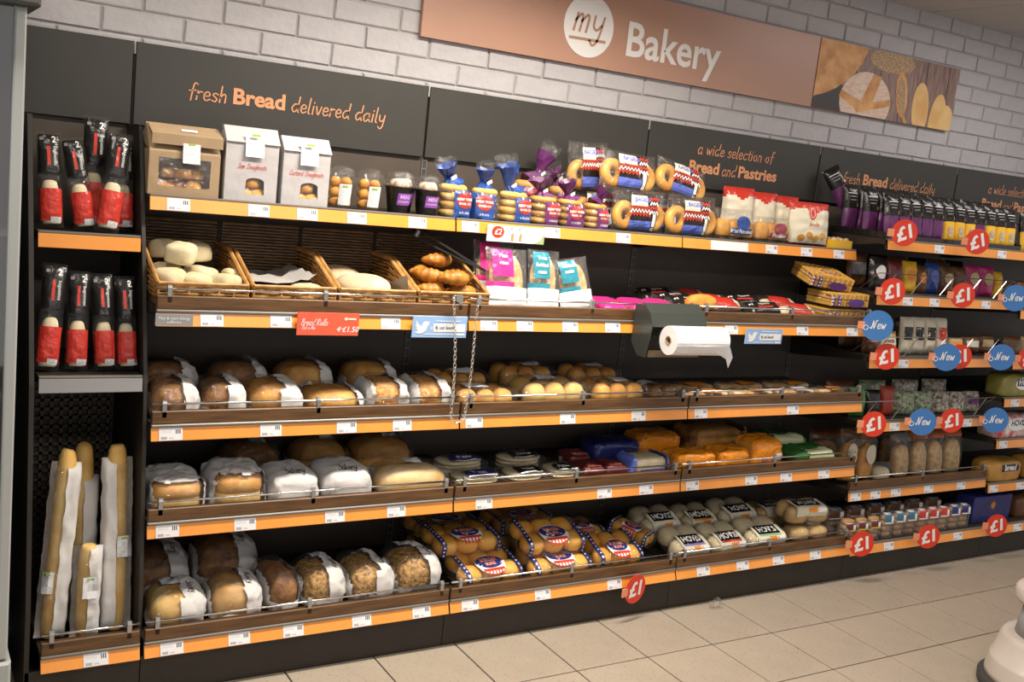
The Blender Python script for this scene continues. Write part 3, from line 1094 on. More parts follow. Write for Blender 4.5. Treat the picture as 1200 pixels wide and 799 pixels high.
def cup(label, loc, sc=1.0, fill='choux', group=None):
    root = thing('dome_lid_cup', label, 'dessert cup', loc, (0, 0, random.Random(nseed()).uniform(-.2, .2)), group)
    root.scale = (sc, sc, sc)
    body = lathe([(.032, 0), (.033, .004), (.045, .080), (.047, .083), (.0465, .086)], 24)
    part('cup', body, FILM if fill == 'choux' else BPRINT, root, smooth=True)
    dome = lathe([(.048, .084), (.0495, .090), (.0475, .106), (.040, .122), (.024, .133), (.004, .136)], 24)
    part('dome_lid', dome, FILMW, root, smooth=True)
    rr = random.Random(nseed())
    for k in range(9 if fill == 'choux' else 3):
        if fill == 'choux':
            lay, a = k // 3, k % 3 * 2.1 + k
            p = (.017 * math.cos(a), .017 * math.sin(a), .006 + lay * .031)
            m, r0 = CRUST, .019
        else:
            a = k * 2.1
            p = (.015 * math.cos(a), .015 * math.sin(a), .078)
            m, r0 = mat('cake_icing', (0.75, 0.62, 0.50), 0.6, col2=(0.45, 0.22, 0.12), scale=40), .02
        part('cake_ball', xf(blob(r0, r0, r0, 1, 1, 14, 9, .15, 60, k), p), m, root, smooth=True)
    tr = bvh(body)
    if fill == 'choux':
        st = deco(root, tr, rectg(.042, .066, 6, 5), STICK, (.008, 0, .045), name='label_sticker')
        deco(st, tr, rectg(.02, .006, 3, 1), mat('leaf_green', (0.30, 0.45, 0.06), .5), (.006, 0, .07), off=.0018, name='green_mark')
    else:
        st = deco(root, tr, rectg(.05, .038, 6, 4), mat('violet_label', (0.26, 0.07, 0.40), .4), (.004, 0, .046), name='label')
        deco(st, tr, text('MINI', .018, .02), mat('lilac_ink', (0.62, 0.45, 0.75), .5), (.004, 0, .053), off=.002, name='lettering')
        deco(st, tr, text('DOUGHNUTS', .007, .0), WPRINT, (.004, 0, .038), off=.002, name='lettering')
    return root

# ---- window bag in brown card
def kraft_bag(label, loc, w=.205, h=.205, d=.10):
    root = thing('window_bag', label, 'bakery bag', loc)
    x, hd = w / 2, d / 2
    wz0, wz1, wx0, wx1 = .025, .108, -.075, .075
    fr = [box(-x, wx0, -hd, -hd + .002, 0, .125), box(wx1, x, -hd, -hd + .002, 0, .125), box(wx0, wx1, -hd, -hd + .002, 0, wz0), box(wx0, wx1, -hd, -hd + .002, wz1, .125)]
    part('front_panel', join(*fr), KRAFT, root)
    part('window_film', box(wx0, wx1, -hd + .0005, -hd + .001, wz0, wz1), FILMW, root)
    part('side_panel', box(-x, -x + .002, -hd + .002, hd, 0, .13), KRAFT, root)
    part('side_panel', box(x - .002, x, -hd + .002, hd, 0, .13), KRAFT, root)
    part('back_panel', box(-x, x, hd - .002, hd, 0, .15), KRAFT, root)
    part('base', box(-x + .002, x - .002, -hd + .002, hd - .002, 0, .003), KRAFT, root)
    top = prism([(-hd, .125), (hd, .15), (hd * .5, h), (hd * .3, h), (hd * .2, h - .005)], 'x', -x, x)
    part('folded_top', top, KRAFT, root)
    flap = prism([(-hd - .006, .146), (-hd - .008, .176), (hd * .2, h - .002), (hd * .2, h - .006), (-hd - .004, .172), (-hd - .003, .146)], 'x', -x + .004, x + .004)
    fl = part('fold_flap', flap, KRAFT, root)
    st = part('label_sticker', xf(rectg(.05, .064), (.015, -hd - .0092, .128), (R(-6), 0, 0)), STICK, root)
    part('label_sticker', xf(rectg(.045, .012), (.012, -hd + .018, .1905), (R(-58), 0, 0)), STICK, root)
    part('green_mark', xf(rectg(.02, .006), (.0, -.0008, .024)), MATS['leaf_green'], st, (.015, -hd - .0092, .128), (R(-6), 0, 0))
    for k, (a, b, r, rr) in enumerate([(-.045, 0, .036, .3), (.04, .0, .038, 1.2), (0, .02, .036, .5), (.0, -.008, .03, 2), (-.04, 0, .03, 1.4), (.045, .005, .03, .2)]):
        lo = blob(r, r * .72, r * .62, .85, .8, 18, 10, .12, 30, k)
        part('pastry', xf(lo, (a, b, .005 if k < 3 else .05), (0, 0, rr)), CRUST, root, smooth=True)
    return root

def white_bag(label, loc, w, h, words, d=.09):
    root = thing('doughnut_bag', label, 'bakery bag', loc)
    x, hd = w / 2, d / 2
    win = [(.000, .045)]
    # front with an arched window
    wx, wz0, wz1 = .030, .022, .070
    arch = [(-wx, wz0)] + [(wx * -math.cos(PI * k / 8), wz1 - .012 + .014 * math.sin(PI * k / 8)) for k in range(9)] + [(wx, wz0)]
    ox = .012
    arch = [(a + ox, z) for a, z in arch]
    V = [(-x, -hd, 0), (x, -hd, 0), (x, -hd, h * .82), (-x, -hd, h * .82)] + [(a, -hd, z) for a, z in arch]
    n = len(arch)
    F = [(0, 1, 4 + n - 1, 4), (1, 2, 4 + n - 3, 4 + n - 1), (0, 4, 6, 3)]
    F += [(3, 4 + k, 4 + k + 1) for k in range(2, 6)] + [(3, 10, 2)] + [(2, 4 + k, 4 + k + 1) for k in range(6, n - 3)]
    pf = part('front_panel', (V, F), BAGP, root)
    part('window_film', ([(a, -hd + .001, z) for a, z in arch], [tuple(range(n))]), FILMW, root)
    part('bag_body', ([(-x, -hd, 0), (x, -hd, 0), (x, hd, 0), (-x, hd, 0), (-x, -hd, h * .82), (x, -hd, h * .82), (x, hd, h * .82), (-x, hd, h * .82), (-x * .99, -.006, h * .97), (x * .99, -.006, h * .97)],
                      [(3, 2, 1, 0), (0, 4, 8, 7, 3), (1, 2, 6, 9, 5), (2, 3, 7, 6), (4, 5, 9, 8), (7, 8, 9, 6)]), BAGP, root)
    part('fold_flap', prism([(-.010, h), (.004, h), (.004, h * .97), (-hd - .004, h * .79), (-hd - .006, h * .79)], 'x', -x * 1.02, x * 1.02), BAGP, root)
    st = part('label_sticker', xf(rectg(.058, .07), (.004, -hd - .0062, h * .76), (R(-8), 0, 0)), STICK, root)
    part('green_mark', rectg(.026, .007), MATS['leaf_green'], st, (.004, -hd - .0112, h * .895), (R(-8), 0, 0))
    wl = words.split(' ')
    g = [script(q, .0085, .16, .25, .8, False) for q in wl]
    tot = sum(q[2] for q in g) + .006 * (len(g) - 1)
    cx = -tot / 2
    for q in g:
        part('lettering', xf((q[0], q[1]), (cx, -hd - .0008, h * .44)), mat('red_ink', (0.55, 0.05, 0.04), .6), pf)
        cx += q[2] + .006
    for k, (a, z) in enumerate([(-.012, .004), (.03, .004), (.008, .04)]):
        lo = blob(.03, .028, .022, .9, .9, 18, 10, .05, 30, k)
        part('doughnut', xf(lo, (a, -hd + .034, z)), CRUST, root, smooth=True)
    return root

# ---- oblong tray pack with bun tops (burger rolls, muffins, Hovis)
def band(root, tr, x, H, D0, m=NAVY, dots=True):
    """printed band running over the pack from front to back at local x"""
    g = rectg(.017, D0, 2, 10)
    b = deco(root, tr, g, m, (x, 0, H), name='printed_band', **TOPD)
    deco(root, tr, rectg(.017, H * .9, 2, 6), m, (x, 0, H * .5), name='printed_band')
    if dots and b:
        ds = []
        for k in range(9):
            ds.append(drape(ovalg(.0075, .0075, 8, 1), tr, (x, -D0 / 2 + D0 * (k + .5) / 9, H), (1, 0, 0), (0, 1, 0), (0, 0, -1), .002))
        for k in range(4):
            ds.append(drape(ovalg(.0075, .0075, 8, 1), tr, (x, 0, H * (k + .7) / 4.4), (1, 0, 0), (0, 0, 1), (0, 1, 0), .002))
        part('white_dots', join(*ds), WPRINT, b, kind='stuff')

def burger_pack(label, loc, w=.29, d=.19, h=.066, rz=0, rx=0, ry=0, heart=False, group=None, detail=True):
    s = nseed()
    root = thing('burger_bun_pack', label, 'burger buns', loc, (rx, ry, rz), group)
    for i in range(3):
        for j in range(2):
            lo = blob(w * .155, d * .24, h * .5, .75, .85, 20, 10, .02, 20, s + i)
            part('bun', xf(lo, ((i - 1) * w * .30, (j - .5) * d * .48, .002)), BUN, root, smooth=True)
    bag = blob(w * .51, d * .53, h * .56, .42, .35, 56, 24, .03, 26, s, crease=.010)
    part('film', bag, FILMW, root, smooth=True)
    tr = bvh(bag)
    A = dict(ua=(1, 0, 0), va=(0, .75, .66), d=(0, .66, -.75))
    for sx in (-1, 1):
        band(root, tr, sx * w * .40, h, d)
    O = (0, -d * .26, h)
    lo = deco(root, tr, ovalg(w * .42, .078), WPRINT, O, name='label_oval', **A)
    deco(lo, tr, ovalg(w * .39, .050), NAVY, (O[0], O[1] + .008, O[2] + .008), off=.0022, name='label_top', **A)
    for k in range(5):
        deco(lo, tr, rectg(.005, .026, 1, 4), REDD, (O[0] - .028 + k * .014, O[1] - .024, O[2] - .028), off=.0022, name='stripe', **A)
    deco(lo, tr, rectg(w * .32, .010, 8, 1), REDD, (O[0], O[1] - .016, O[2] - .013), off=.0024, name='stripe', **A)
    deco(lo, tr, text('BURGER', .019, .03), LPINK, (O[0], O[1] + .014, O[2] + .014), off=.003, name='lettering', **A)
    deco(lo, tr, text('BUNS', .017, .03), LPINK, (O[0], O[1] + .002, O[2] + .002), off=.003, name='lettering', **A)
    return root

def hovis_pack(label, loc, w=.20, d=.17, h=.07, rz=0, band_m=None, crust=None, words='HOVIS', group=None, n=2, name='roll_pack', rx=0):
    s = nseed()
    root = thing(name, label, 'bread rolls', loc, (rx, 0, rz), group)
    for i in range(n):
        for j in range(2):
            lo = blob(w / n * .50, d * .25, h * .5, .7, .8, 20, 10, .03, 20, s + i)
            part('roll', xf(lo, ((i - (n - 1) / 2) * w / n * .98, (j - .5) * d * .49, .002)), crust or CREAM, root, smooth=True)
    bag = blob(w * .52, d * .53, h * .56, .42, .38, 52, 22, .03, 26, s, crease=.010)
    part('film', bag, FILMW, root, smooth=True)
    tr = bvh(bag)
    A = dict(ua=(1, 0, 0), va=(0, .75, .66), d=(0, .66, -.75))
    O = (0.0, -d * .40, h)
    lb = deco(root, tr, rectg(w * .72, .088, 10, 8), CREAMP, O, name='printed_label', **A)
    deco(lb, tr, rectg(w * .56, .044, 8, 4), BPRINT, (O[0] - .004, O[1] + .016, O[2] + .014), off=.002, name='name_panel', **A)
    deco(lb, tr, text(words, .035, .02), WPRINT, (O[0] - .004, O[1] + .016, O[2] + .014), off=.0028, name='lettering', **A)
    deco(lb, tr, rectg(w * .56, .009, 8, 1), band_m or CREAMP, (O[0] - .004, O[1] - .002, O[2] - .004), off=.0022, name='colour_stripe', **A)
    deco(lb, tr, rectg(w * .25, .02, 3, 2), OPACK, (O[0] + .01, O[1] - .016, O[2] - .016), off=.002, name='picture_print', **A)
    deco(lb, tr, rectg(w * .22, .02, 3, 2), WPRINT, (O[0] + w * .22, O[1] - .016, O[2] - .016), off=.002, name='picture_print', **A)
    return root
# ================================================================== products on the shelves
# ---------------------------------------------------------------- top shelf, bays 1-3
kraft_bag('brown card window bag of pastries standing first on the top shelf', (.106, -.215, SZ[1]))
white_bag('white paper doughnut bag standing right beside the brown card window bag', (.304, -.222, SZ[1]), .162, .222, 'Jam Doughnuts')
white_bag('white paper doughnut bag between another white bag and the clear domed cups', (.477, -.222, SZ[1]), .152, .210, 'Custard Doughnuts')
cup('clear domed cup of choux balls right beside the white doughnut bag', (.606, -.235, SZ[1]), 1.02)
cup('clear domed cup of choux balls next to the dark purple labelled cups', (.704, -.235, SZ[1]), 1.02)
cup('dark domed cup with purple label, leftmost of the three dark cups', (.812, -.235, SZ[1]), 1.02, 'mini')
cup('dark domed cup half hidden behind the two front purple labelled cups', (.872, -.13, SZ[1]), 1.02, 'mini')
cup('dark domed cup with purple label pressed against the blue bagel bags', (.915, -.24, SZ[1]), 1.0, 'mini')
RBL, PUR = RBLUE, PURPLE
NYG = 'twist necked bagel bags on the top shelf'
bagel_bag('blue printed twist necked bagel bag beside the dark domed cup', (1.020, -.225, SZ[1]), .118, RBL, 1, .112, 0, (-.030, .062), NYG)
bagel_bag('blue printed twist necked bagel bag, middle one of the three blue bags', (1.140, -.225, SZ[1]), .112, RBL, -1, .108, 0, (-.004, .066), NYG)
bagel_bag('blue printed twist necked bagel bag with upright neck, touching the purple bags', (1.262, -.225, SZ[1]), .122, RBL, 1, .106, 0, (-.03, .092), NYG)
RAIS = mat('raisin_bagel_crust', (0.50, 0.24, 0.05), .45, col2=(0.68, 0.38, 0.12), scale=30)
bagel_bag('purple printed bagel bag in front, right next to a blue bag', (1.388, -.225, SZ[1]), .120, PUR, 1, .100, 0, (-.02, .062), NYG, dull=RAIS)
bagel_bag('purple printed bagel bag in front, middle one of the three front purple bags', (1.508, -.225, SZ[1]), .114, PUR, 0, .098, 0, (-.02, .066), NYG, dull=RAIS)
bagel_bag('purple printed bagel bag in front, beside the wide bagels packs', (1.624, -.225, SZ[1]), .112, PUR, 1, .092, 0, (.03, .05), NYG, dull=RAIS)
bagel_bag('purple bagel bag with the tallest frilled neck standing in the back row', (1.405, -.085, SZ[1]), .125, PUR, 0, .150, 0, (.06, .105), NYG, dull=RAIS)
bagel_bag('purple bagel bag in the back row behind the middle purple bag', (1.548, -.085, SZ[1]), .105, PUR, 0, .140, 0, (-.03, .055), NYG, dull=RAIS)
BG = 'wide bagels packs on the top shelf'
bagels_pack('wide clear bagels pack with striped label, lower front one beside the purple bags', (1.818, -.235, SZ[1]), (R(-4), 0, 0), .27, .142, BG)
bagels_pack('wide clear bagels pack with striped label, lower front one beside the teacakes', (2.088, -.235, SZ[1]), (R(-4), 0, 0), .25, .142, BG)
bagels_pack('wide clear bagels pack laid on top, nearer the purple bags', (1.80, -.165, SZ[1] + .150), (R(-14), R(3), 0), .27, .135, BG)
bagels_pack('wide clear bagels pack laid slanting on top of the others, nearer the teacakes', (2.07, -.165, SZ[1] + .146), (R(-16), R(11), 0), .26, .125, BG)
bagels_pack('wide clear bagels pack standing at the back beside the purple bag necks', (1.665, -.105, SZ[1] + .105), (R(-6), R(-3), 0), .20, .165, BG, (-.045, .05))
bagels_pack('wide clear bagels pack hidden low in the back row', (1.74, -.070, SZ[1]), (R(-4), 0, 0), .27, .135, BG)
bagels_pack('second wide clear bagels pack hidden low in the back row', (2.06, -.070, SZ[1]), (R(-4), 0, 0), .27, .135, BG)

def teacake(label, loc, w, h, m, words):
    root, tr, P = pouch('teacake_pack', label, 'teacakes', loc, (R(-6), 0, 0), w, h, .09, lambda u, v, s: 'film', {'film': ('film', FILMW)}, crink=.006)
    for i in range(3):
        lo = blob(.036, .032, .045, .7, .9, 16, 10, .06, 30, i)
        part('teacake', xf(lo, ((i - 1) * w * .29, 0, .010)), CRUST, root, smooth=True)
    lb = deco(root, tr, ovalg(w * .36, h * .42), m, (.015, 0, h * .55), name='label_shape')
    deco(lb, tr, rectg(w * .52, h * .2, 6, 2), m, (.01, 0, h * .26), off=.0016, name='name_banner')
    deco(lb, tr, text(words, .022, .02), WPRINT, (.01, 0, h * .26), off=.0026, name='lettering')
teacake('clear pack of small round cakes with a blue label', (2.332, -.225, SZ[1]), .215, .125, RBLUE, 'Mini Pancakes')
teacake('clear pack of small round cakes with a dark pink label', (2.545, -.225, SZ[1]), .205, .105, mat('rose_brown_print', (.30, .06, .08), .4), 'Pancakes')

def brioche_bag(label, loc, rot, w, h, logo=True):
    def reg(u, v, s):
        if v > .80 + .05 * math.sin(u * 9):
            return 'red'
        if v < .04:
            return 'foot'
        return 'cream'
    root, tr, P = pouch('brioche_bag', label, 'brioche', loc, rot, w, h, .075, reg, {'red': ('red_top', RED), 'foot': ('red_foot', RED), 'cream': ('cream_body', CREAMP)}, group='red topped cream brioche bags', crink=.006)
    if logo:
        deco(root, tr, ovalg(.042, .058), REDD, (-.01, 0, h * .74), off=.002, name='round_logo')
        deco(root, tr, ovalg(.030, .044), WPRINT, (-.01, 0, h * .74), off=.0026, name='logo_ring')
        deco(root, tr, ovalg(.024, .038), REDD, (-.01, 0, h * .74), off=.0032, name='logo_centre')
        deco(root, tr, script('brioche', .010, .15, .2, .8), mat('red_ink', (0.55, 0.05, 0.04), .6), (0, 0, h * .44), off=.002, name='lettering')
        for k in range(4):
            deco(root, tr, ovalg(.036, .028), CRUST, (-.06 + k * .038, 0, h * (.16 + .07 * (k % 2))), off=.002 + k * .0004, name='picture_print')
    return root
brioche_bag('cream brioche bag with red top, front one with the round logo', (2.770, -.225, SZ[1]), (R(-7), 0, R(-6)), .215, .185)
brioche_bag('cream brioche bag in back row, leftmost of the red tops', (2.46, -.10, SZ[1]), (R(-5), 0, R(-20)), .14, .215, False)
brioche_bag('cream brioche bag in back row, middle of the red tops', (2.60, -.10, SZ[1]), (R(-5), 0, R(-20)), .13, .205, False)
brioche_bag('cream brioche bag in back row, partly hidden by the front logo bag', (2.735, -.10, SZ[1]), (R(-5), 0, R(-20)), .13, .20, False)
# open yellow tray of small cakes
r_ = thing('cake_tray', 'small yellow card tray of speckled cakes beside the front brioche bag', 'cakes', (2.935, -.235, SZ[1]))
part('tray', join(box(-.058, .058, -.042, -.040, 0, .036), box(-.058, .058, .040, .042, 0, .036), box(-.058, -.056, -.04, .04, 0, .036), box(.056, .058, -.04, .04, 0, .036), box(-.056, .056, -.04, .04, 0, .002)), YELLOW, r_)
for i in range(3):
    for j in range(2):
        part('cake', xf(blob(.019, .019, .026, .8, .9, 14, 9, .12, 60, i + j), (-.037 + i * .037, -.019 + j * .038, .004)), mat('speckled_cake', (.75, .6, .35), .7, col2=(.35, .2, .08), scale=70), r_, smooth=True)

# ---------------------------------------------------------------- second shelf: baskets
WICK = mat('wicker_cane', (0.36, 0.17, 0.045), .55, col2=(0.60, 0.32, 0.10), scale=30)
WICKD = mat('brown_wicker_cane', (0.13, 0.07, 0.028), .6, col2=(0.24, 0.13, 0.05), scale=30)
def weave(x0, z0, x1, z1, fixed, axis, n, amp=.004, r=.0035, top=None):
    """n horizontal canes between two ends; axis 'x' -> run along x at y=fixed; 'y' -> run along y at x=fixed; top(t) gives height along run"""
    gs = []
    for k in range(n):
        pts = []
        m = 15
        for i in range(m + 1):
            t = i / m
            s_ = x0 + (x1 - x0) * t
            ht = top(t) if top else (z1 - z0)
            z = z0 + ht * (k + .5) / n
            off = fixed + amp * math.sin(t * PI * 7 + (PI if k % 2 else 0))
            pts.append((s_, off, z) if axis == 'x' else (off, s_, z))
        gs.append(tube(pts, r, 4))
    return join(*gs)
def basket(label, xc, w, d=.38, y0=-.432):
    root = thing('wicker_basket', label, 'basket', (xc, y0 + d / 2, SZ[2] + .020), group='wicker baskets on the second shelf')
    x, hd = w / 2 - .006, d / 2
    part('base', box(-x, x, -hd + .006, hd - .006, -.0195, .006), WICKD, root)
    part('front_weave', weave(-x, .004, x, .042, -hd + .004, 'x', 4), WICK, root)
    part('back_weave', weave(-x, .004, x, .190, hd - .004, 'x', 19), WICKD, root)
    tp = lambda t: .040 + .085 * min(1, t * 1.75)
    for sx in (-1, 1):
        part('side_weave', weave(-hd + .004, .004, hd - .004, 0, sx * x, 'y', 11, .003, .0034, tp), WICK, root)
        part('rim', tube([(sx * x, -hd + .004, .046), (sx * x, .03, .130), (sx * x, hd - .004, .130)], .0062, 6), WICK, root)
    part('rim', tube([(-x, -hd + .002, .047), (x, -hd + .002, .047)], .0062, 6), WICK, root)
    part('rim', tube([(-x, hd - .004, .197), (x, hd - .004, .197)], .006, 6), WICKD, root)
    for i in range(7):
        xx = -x + 2 * x * i / 6
        part('stake', tube([(xx, -hd + .004, .002), (xx, -hd + .004, .046)], .003, 5), WICK, root)
    return root
basket('wicker basket heaped with floury white rolls', .139, .268)
basket('wicker basket nearly empty with a sheet of paper', .412, .268)
basket('wicker basket with two large round floury loaves', .683, .268)
basket('wicker basket of croissants under the black tongs', .956, .270)

def single(name, label, cat, g, m, loc, rot=(0, 0, 0), group=None):
    o = part(name, g, m, None, loc, rot, smooth=True)
    return tag(o, label, cat, group)
ROLLS = [(.25, -.30, .012, .044, .032, 'floury white roll by the right side of the first basket'),
         (.060, -.36, .010, .047, .036, 'floury white roll at the left front corner of the first basket'),
         (.13, -.385, .010, .050, .028, 'floury white roll lying flat against the front rim of first basket'),
         (.205, -.375, .010, .045, .030, 'floury white roll at the right front of the first basket'),
         (.060, -.27, .010, .05, .036, 'floury white roll lying in the middle of the first basket, left'),
         (.165, -.27, .010, .052, .034, 'floury white roll lying in the middle of the first basket, right'),
         (.09, -.315, .077, .05, .034, 'floury white roll on top of the heap in first basket'),
         (.165, -.20, .076, .048, .034, 'pale floury roll at the back of the heap in first basket'),
         (.075, -.20, .078, .046, .034, 'pale floury roll on top at the back left of first basket')]
for i, (x, y, z, r, h, lb) in enumerate(ROLLS):
    single('bread_roll', lb, 'bread roll', blob(r, r * .88, h, .6, .7, 22, 12, .16, 22, i), DOUGH, (x + .004, max(y, -.372), SZ[2] + .034 + z), (.12 * math.sin(i * 3), .14 * math.cos(i * 2), i * .7), 'floury rolls in the first basket')
single('bread_roll', 'lone flat floury roll left in the nearly empty basket', 'bread roll', blob(.055, .05, .026, .8, .9, 20, 10, .08, 20, 3), DOUGH, (.47, -.362, SZ[2] + .020 + .010))
single('paper_sheet', 'crumpled greaseproof sheet lying in the nearly empty basket', 'paper', ([(-.10 + .2 * i / 8, -.13 + .26 * j / 8, .02 + .014 * noise.noise(Vector((i * .9, j * .8, 1))) + (.10 * max(0, i / 8 - .72))) for j in range(9) for i in range(9)], [(j * 9 + i, j * 9 + i + 1, j * 9 + i + 10, j * 9 + i + 9) for j in range(8) for i in range(8)]), mat('greaseproof_paper', (.42, .40, .38), .7), (.40, -.23, SZ[2] + .020 + .008))
single('round_loaf', 'large floury round loaf at the front of the third basket', 'bread', blob(.10, .076, .047, .85, .95, 26, 14, .05, 12, 9), mat('floured_loaf', (.52, .36, .20), .8, col2=(.76, .64, .46), scale=10), (.675, -.335, SZ[2] + .020 + .009))
single('round_loaf', 'large floury round loaf at the back of the third basket', 'bread', blob(.085, .075, .050, .85, .95, 26, 14, .05, 12, 4), MATS['floured_loaf'], (.645, -.172, SZ[2] + .020 + .009))
single('paper_sheet', 'white paper sheet sticking up beside the large floury loaf', 'paper', ([(-.03 + .06 * i / 4, -.1 + .2 * j / 6, .012 + .075 * (1 - j / 6) * (i < 2) + .01 * noise.noise(Vector((i, j, 4)))) for j in range(7) for i in range(5)], [(j * 5 + i, j * 5 + i + 1, j * 5 + i + 6, j * 5 + i + 5) for j in range(6) for i in range(4)]), PAPER, (.772, -.31, SZ[2] + .020 + .008))
CROI = mat('croissant_crust', (0.30, 0.095, 0.012), .45, col2=(0.66, 0.29, 0.04), scale=22, bump=.5, bscale=40)
def croissant():
    path, rad = [], []
    n = 33
    for i in range(n):
        t = i / (n - 1)
        a = R(205) + R(130) * t
        path.append((.060 * math.cos(a), .060 * math.sin(a) + .04, .026))
        seg = (t * 7) % 1
        rad.append((.005 + .022 * math.sin(PI * t) ** .8) * (.84 + .18 * (1 - abs(2 * seg - 1))))
    return tube(path, rad, 12)
CR = [(.898, -.365, .018, .1, 'at the left front of the croissant basket'), (.905, -.315, .066, -.4, 'on top in front below the tongs'), (.965, -.385, .066, .1, 'lying against the middle front rim'),
      (1.012, -.360, .018, .1, 'at the right front beside the pink bag'), (.90, -.265, .064, .9, 'on top at the left behind the front ones'), (.965, -.262, .104, .2, 'heaped highest behind the tongs'),
      (1.015, -.325, .066, -.3, 'on top at the right of the tongs'), (.90, -.19, .014, .1, 'at the back left of its basket'), (1.0, -.15, .014, .8, 'at the very back of its basket')]
cg = croissant()
for x, y, z, rz, lb in CR:
    single('croissant', 'golden croissant ' + lb, 'croissant', cg, CROI, (x, y, SZ[2] + .020 + z), (.15 * math.sin(x * 90), .12 * math.cos(x * 70), rz), 'croissants in the basket')
# tongs
tg = thing('tongs', 'black plastic tongs lying across the croissants', 'tongs', (.985, -.30, SZ[2] + .020 + .150), (R(-10), R(20), R(-50)))
for s_ in (-1, 1):
    part('arm', xf(prism([(-.13, -.012), (.13, -.024), (.15, 0), (.13, .024), (-.13, .012)], 'z', -.003, .003), (0, 0, s_ * .008), (0, s_ * R(3), 0)), mat('black_tong_plastic', (.02, .018, .016), .35), tg)
part('hinge', xf(disc(.010, .03, 14), (-.128, 0, 0), (R(90), 0, 0)), STEEL, tg)

# ---------------------------------------------------------------- second shelf: flat breads
def naan_bag(label, loc, rot, w, h, colour, words=('4',), flip=False):
    def reg(u, v, s):
        if s > 0:
            return 'back'
        if v < .40:
            return 'white'
        if v < .47 and u < .62:
            return 'col'
        if .10 < u < .62 and .53 < v < .95:
            return 'col'
        return 'film'
    root, tr, P = pouch('flat_bread_bag', label, 'flat bread', loc, rot, w, h, .05, reg, {'film': ('film', FILMW), 'white': ('white_print', WPRINT), 'col': ('colour_print', colour), 'back': ('film_back', FILMD)}, group='flat bread bags on the second shelf', nu=20, nv=26, crink=.004)
    for k in range(2):
        lo = blob(w * .40, h * .42, .004, .8, .9, 20, 8, .03, 20, k)
        part('flat_bread', xf(lo, (0, .011 - k * .010, h * .5), (R(90), 0, 0)), FLAT, root, smooth=True)
    for k, q in enumerate(words):
        deco(P['col'], tr, text(q, .020, .01), WPRINT, (-w * .14, 0, h * (.86 - k * .11)), off=.002, name='lettering')
    return root
naan_bag('pink and clear flat bread bag leaning back beside the croissant basket', (1.183, -.395, SZ[2]), (R(-16), R(2), 0), .165, .225, PINK, ('Plain', 'naan'))
naan_bag('pink flat bread bag almost hidden behind the front pink one', (1.190, -.285, SZ[2]), (R(-12), R(2), R(4)), .170, .235, PINK, ('Plain', 'naan'))
naan_bag('teal and clear flat bread bag standing upright between pink and teal bags', (1.335, -.395, SZ[2]), (R(-14), R(2), 0), .135, .225, TEAL, ('Two', 'folded', 'naan'))
naan_bag('teal and clear flat bread bag leaning to the right of the upright teal bag', (1.482, -.39, SZ[2]), (R(-16), R(-10), R(-4)), .14, .195, TEAL, ('folded', 'naan'))
def flat_pack(label, loc, rz, w, d, h, m, m2, group=None):
    s = nseed()
    root = thing('flat_bread_pack', label, 'flat bread', loc, (R(5), 0, rz), group)
    bag = blob(w / 2, d / 2, h / 2, .55, .4, 36, 14, .05, 24, s)
    sp = split(bag, lambda c: 'a' if c.x < w * .16 and c.z > h * .35 else ('b' if c.z < h * .3 and c.x < .3 * w else 'f'))
    part('colour_print', sp['a'], m, root, smooth=True)
    if 'b' in sp: part('side_print', sp['b'], m2, root, smooth=True)
    part('film', sp['f'], FILMW, root, smooth=True)
    part('flat_bread', blob(w * .45, d * .45, h * .42, .6, .6, 24, 8), FLAT, root, smooth=True)
for k, (x, lb) in enumerate([(1.650, 'flat pink bread pack lying next to the leaning teal bag'), (1.785, 'flat pink bread pack lying between two other flat pink packs'), (1.915, 'flat pink bread pack lying half behind the dark bag roll holder')]):
    flat_pack(lb, (x, -.36, SZ[2] + .012), R(-8), .128, .17, .05, PINK, WPRINT, 'flat pink packs')
# baguette packs lying on their side: length along x
def lying_pack(label, loc, rz=0, ry=0, L=.38):
    o = baguette_pack(label, loc, (0, 0, 0), .085, L, group='black and red baguette packs lying on the second shelf')
    # pack foot to the right, printed face tipped up towards the aisle
    M = Matrix.Rotation(rz, 3, 'Z') @ Matrix.Rotation(R(-55), 3, 'X') @ Matrix.Rotation(R(-90), 3, 'Y')
    o.rotation_euler = M.to_euler()
    return o
lying_pack('black and red baguette pack lying in front beside the bag roll holder', (2.325, -.340, SZ[2] + .044), R(2))
lying_pack('black and red baguette pack lying behind the front one by the bag roll', (2.32, -.245, SZ[2] + .045), R(2))
lying_pack('black and red baguette pack lying in front, next to the waffles', (2.690, -.385, SZ[2] + .030), R(-3))
lying_pack('black and red baguette pack lying behind, next to the waffles', (2.665, -.30, SZ[2] + .050), R(-6))
lying_pack('black and red baguette pack deep on the shelf above the bag roll', (2.29, -.15, SZ[2] + .05), R(4))
single('bread_roll', 'golden crusty loaf end showing in front of the black baguette packs', 'bread', blob(.075, .035, .034, .8, .8, 22, 12, .06, 20, 2), CRUST, (2.045, -.397, SZ[2] + .014))
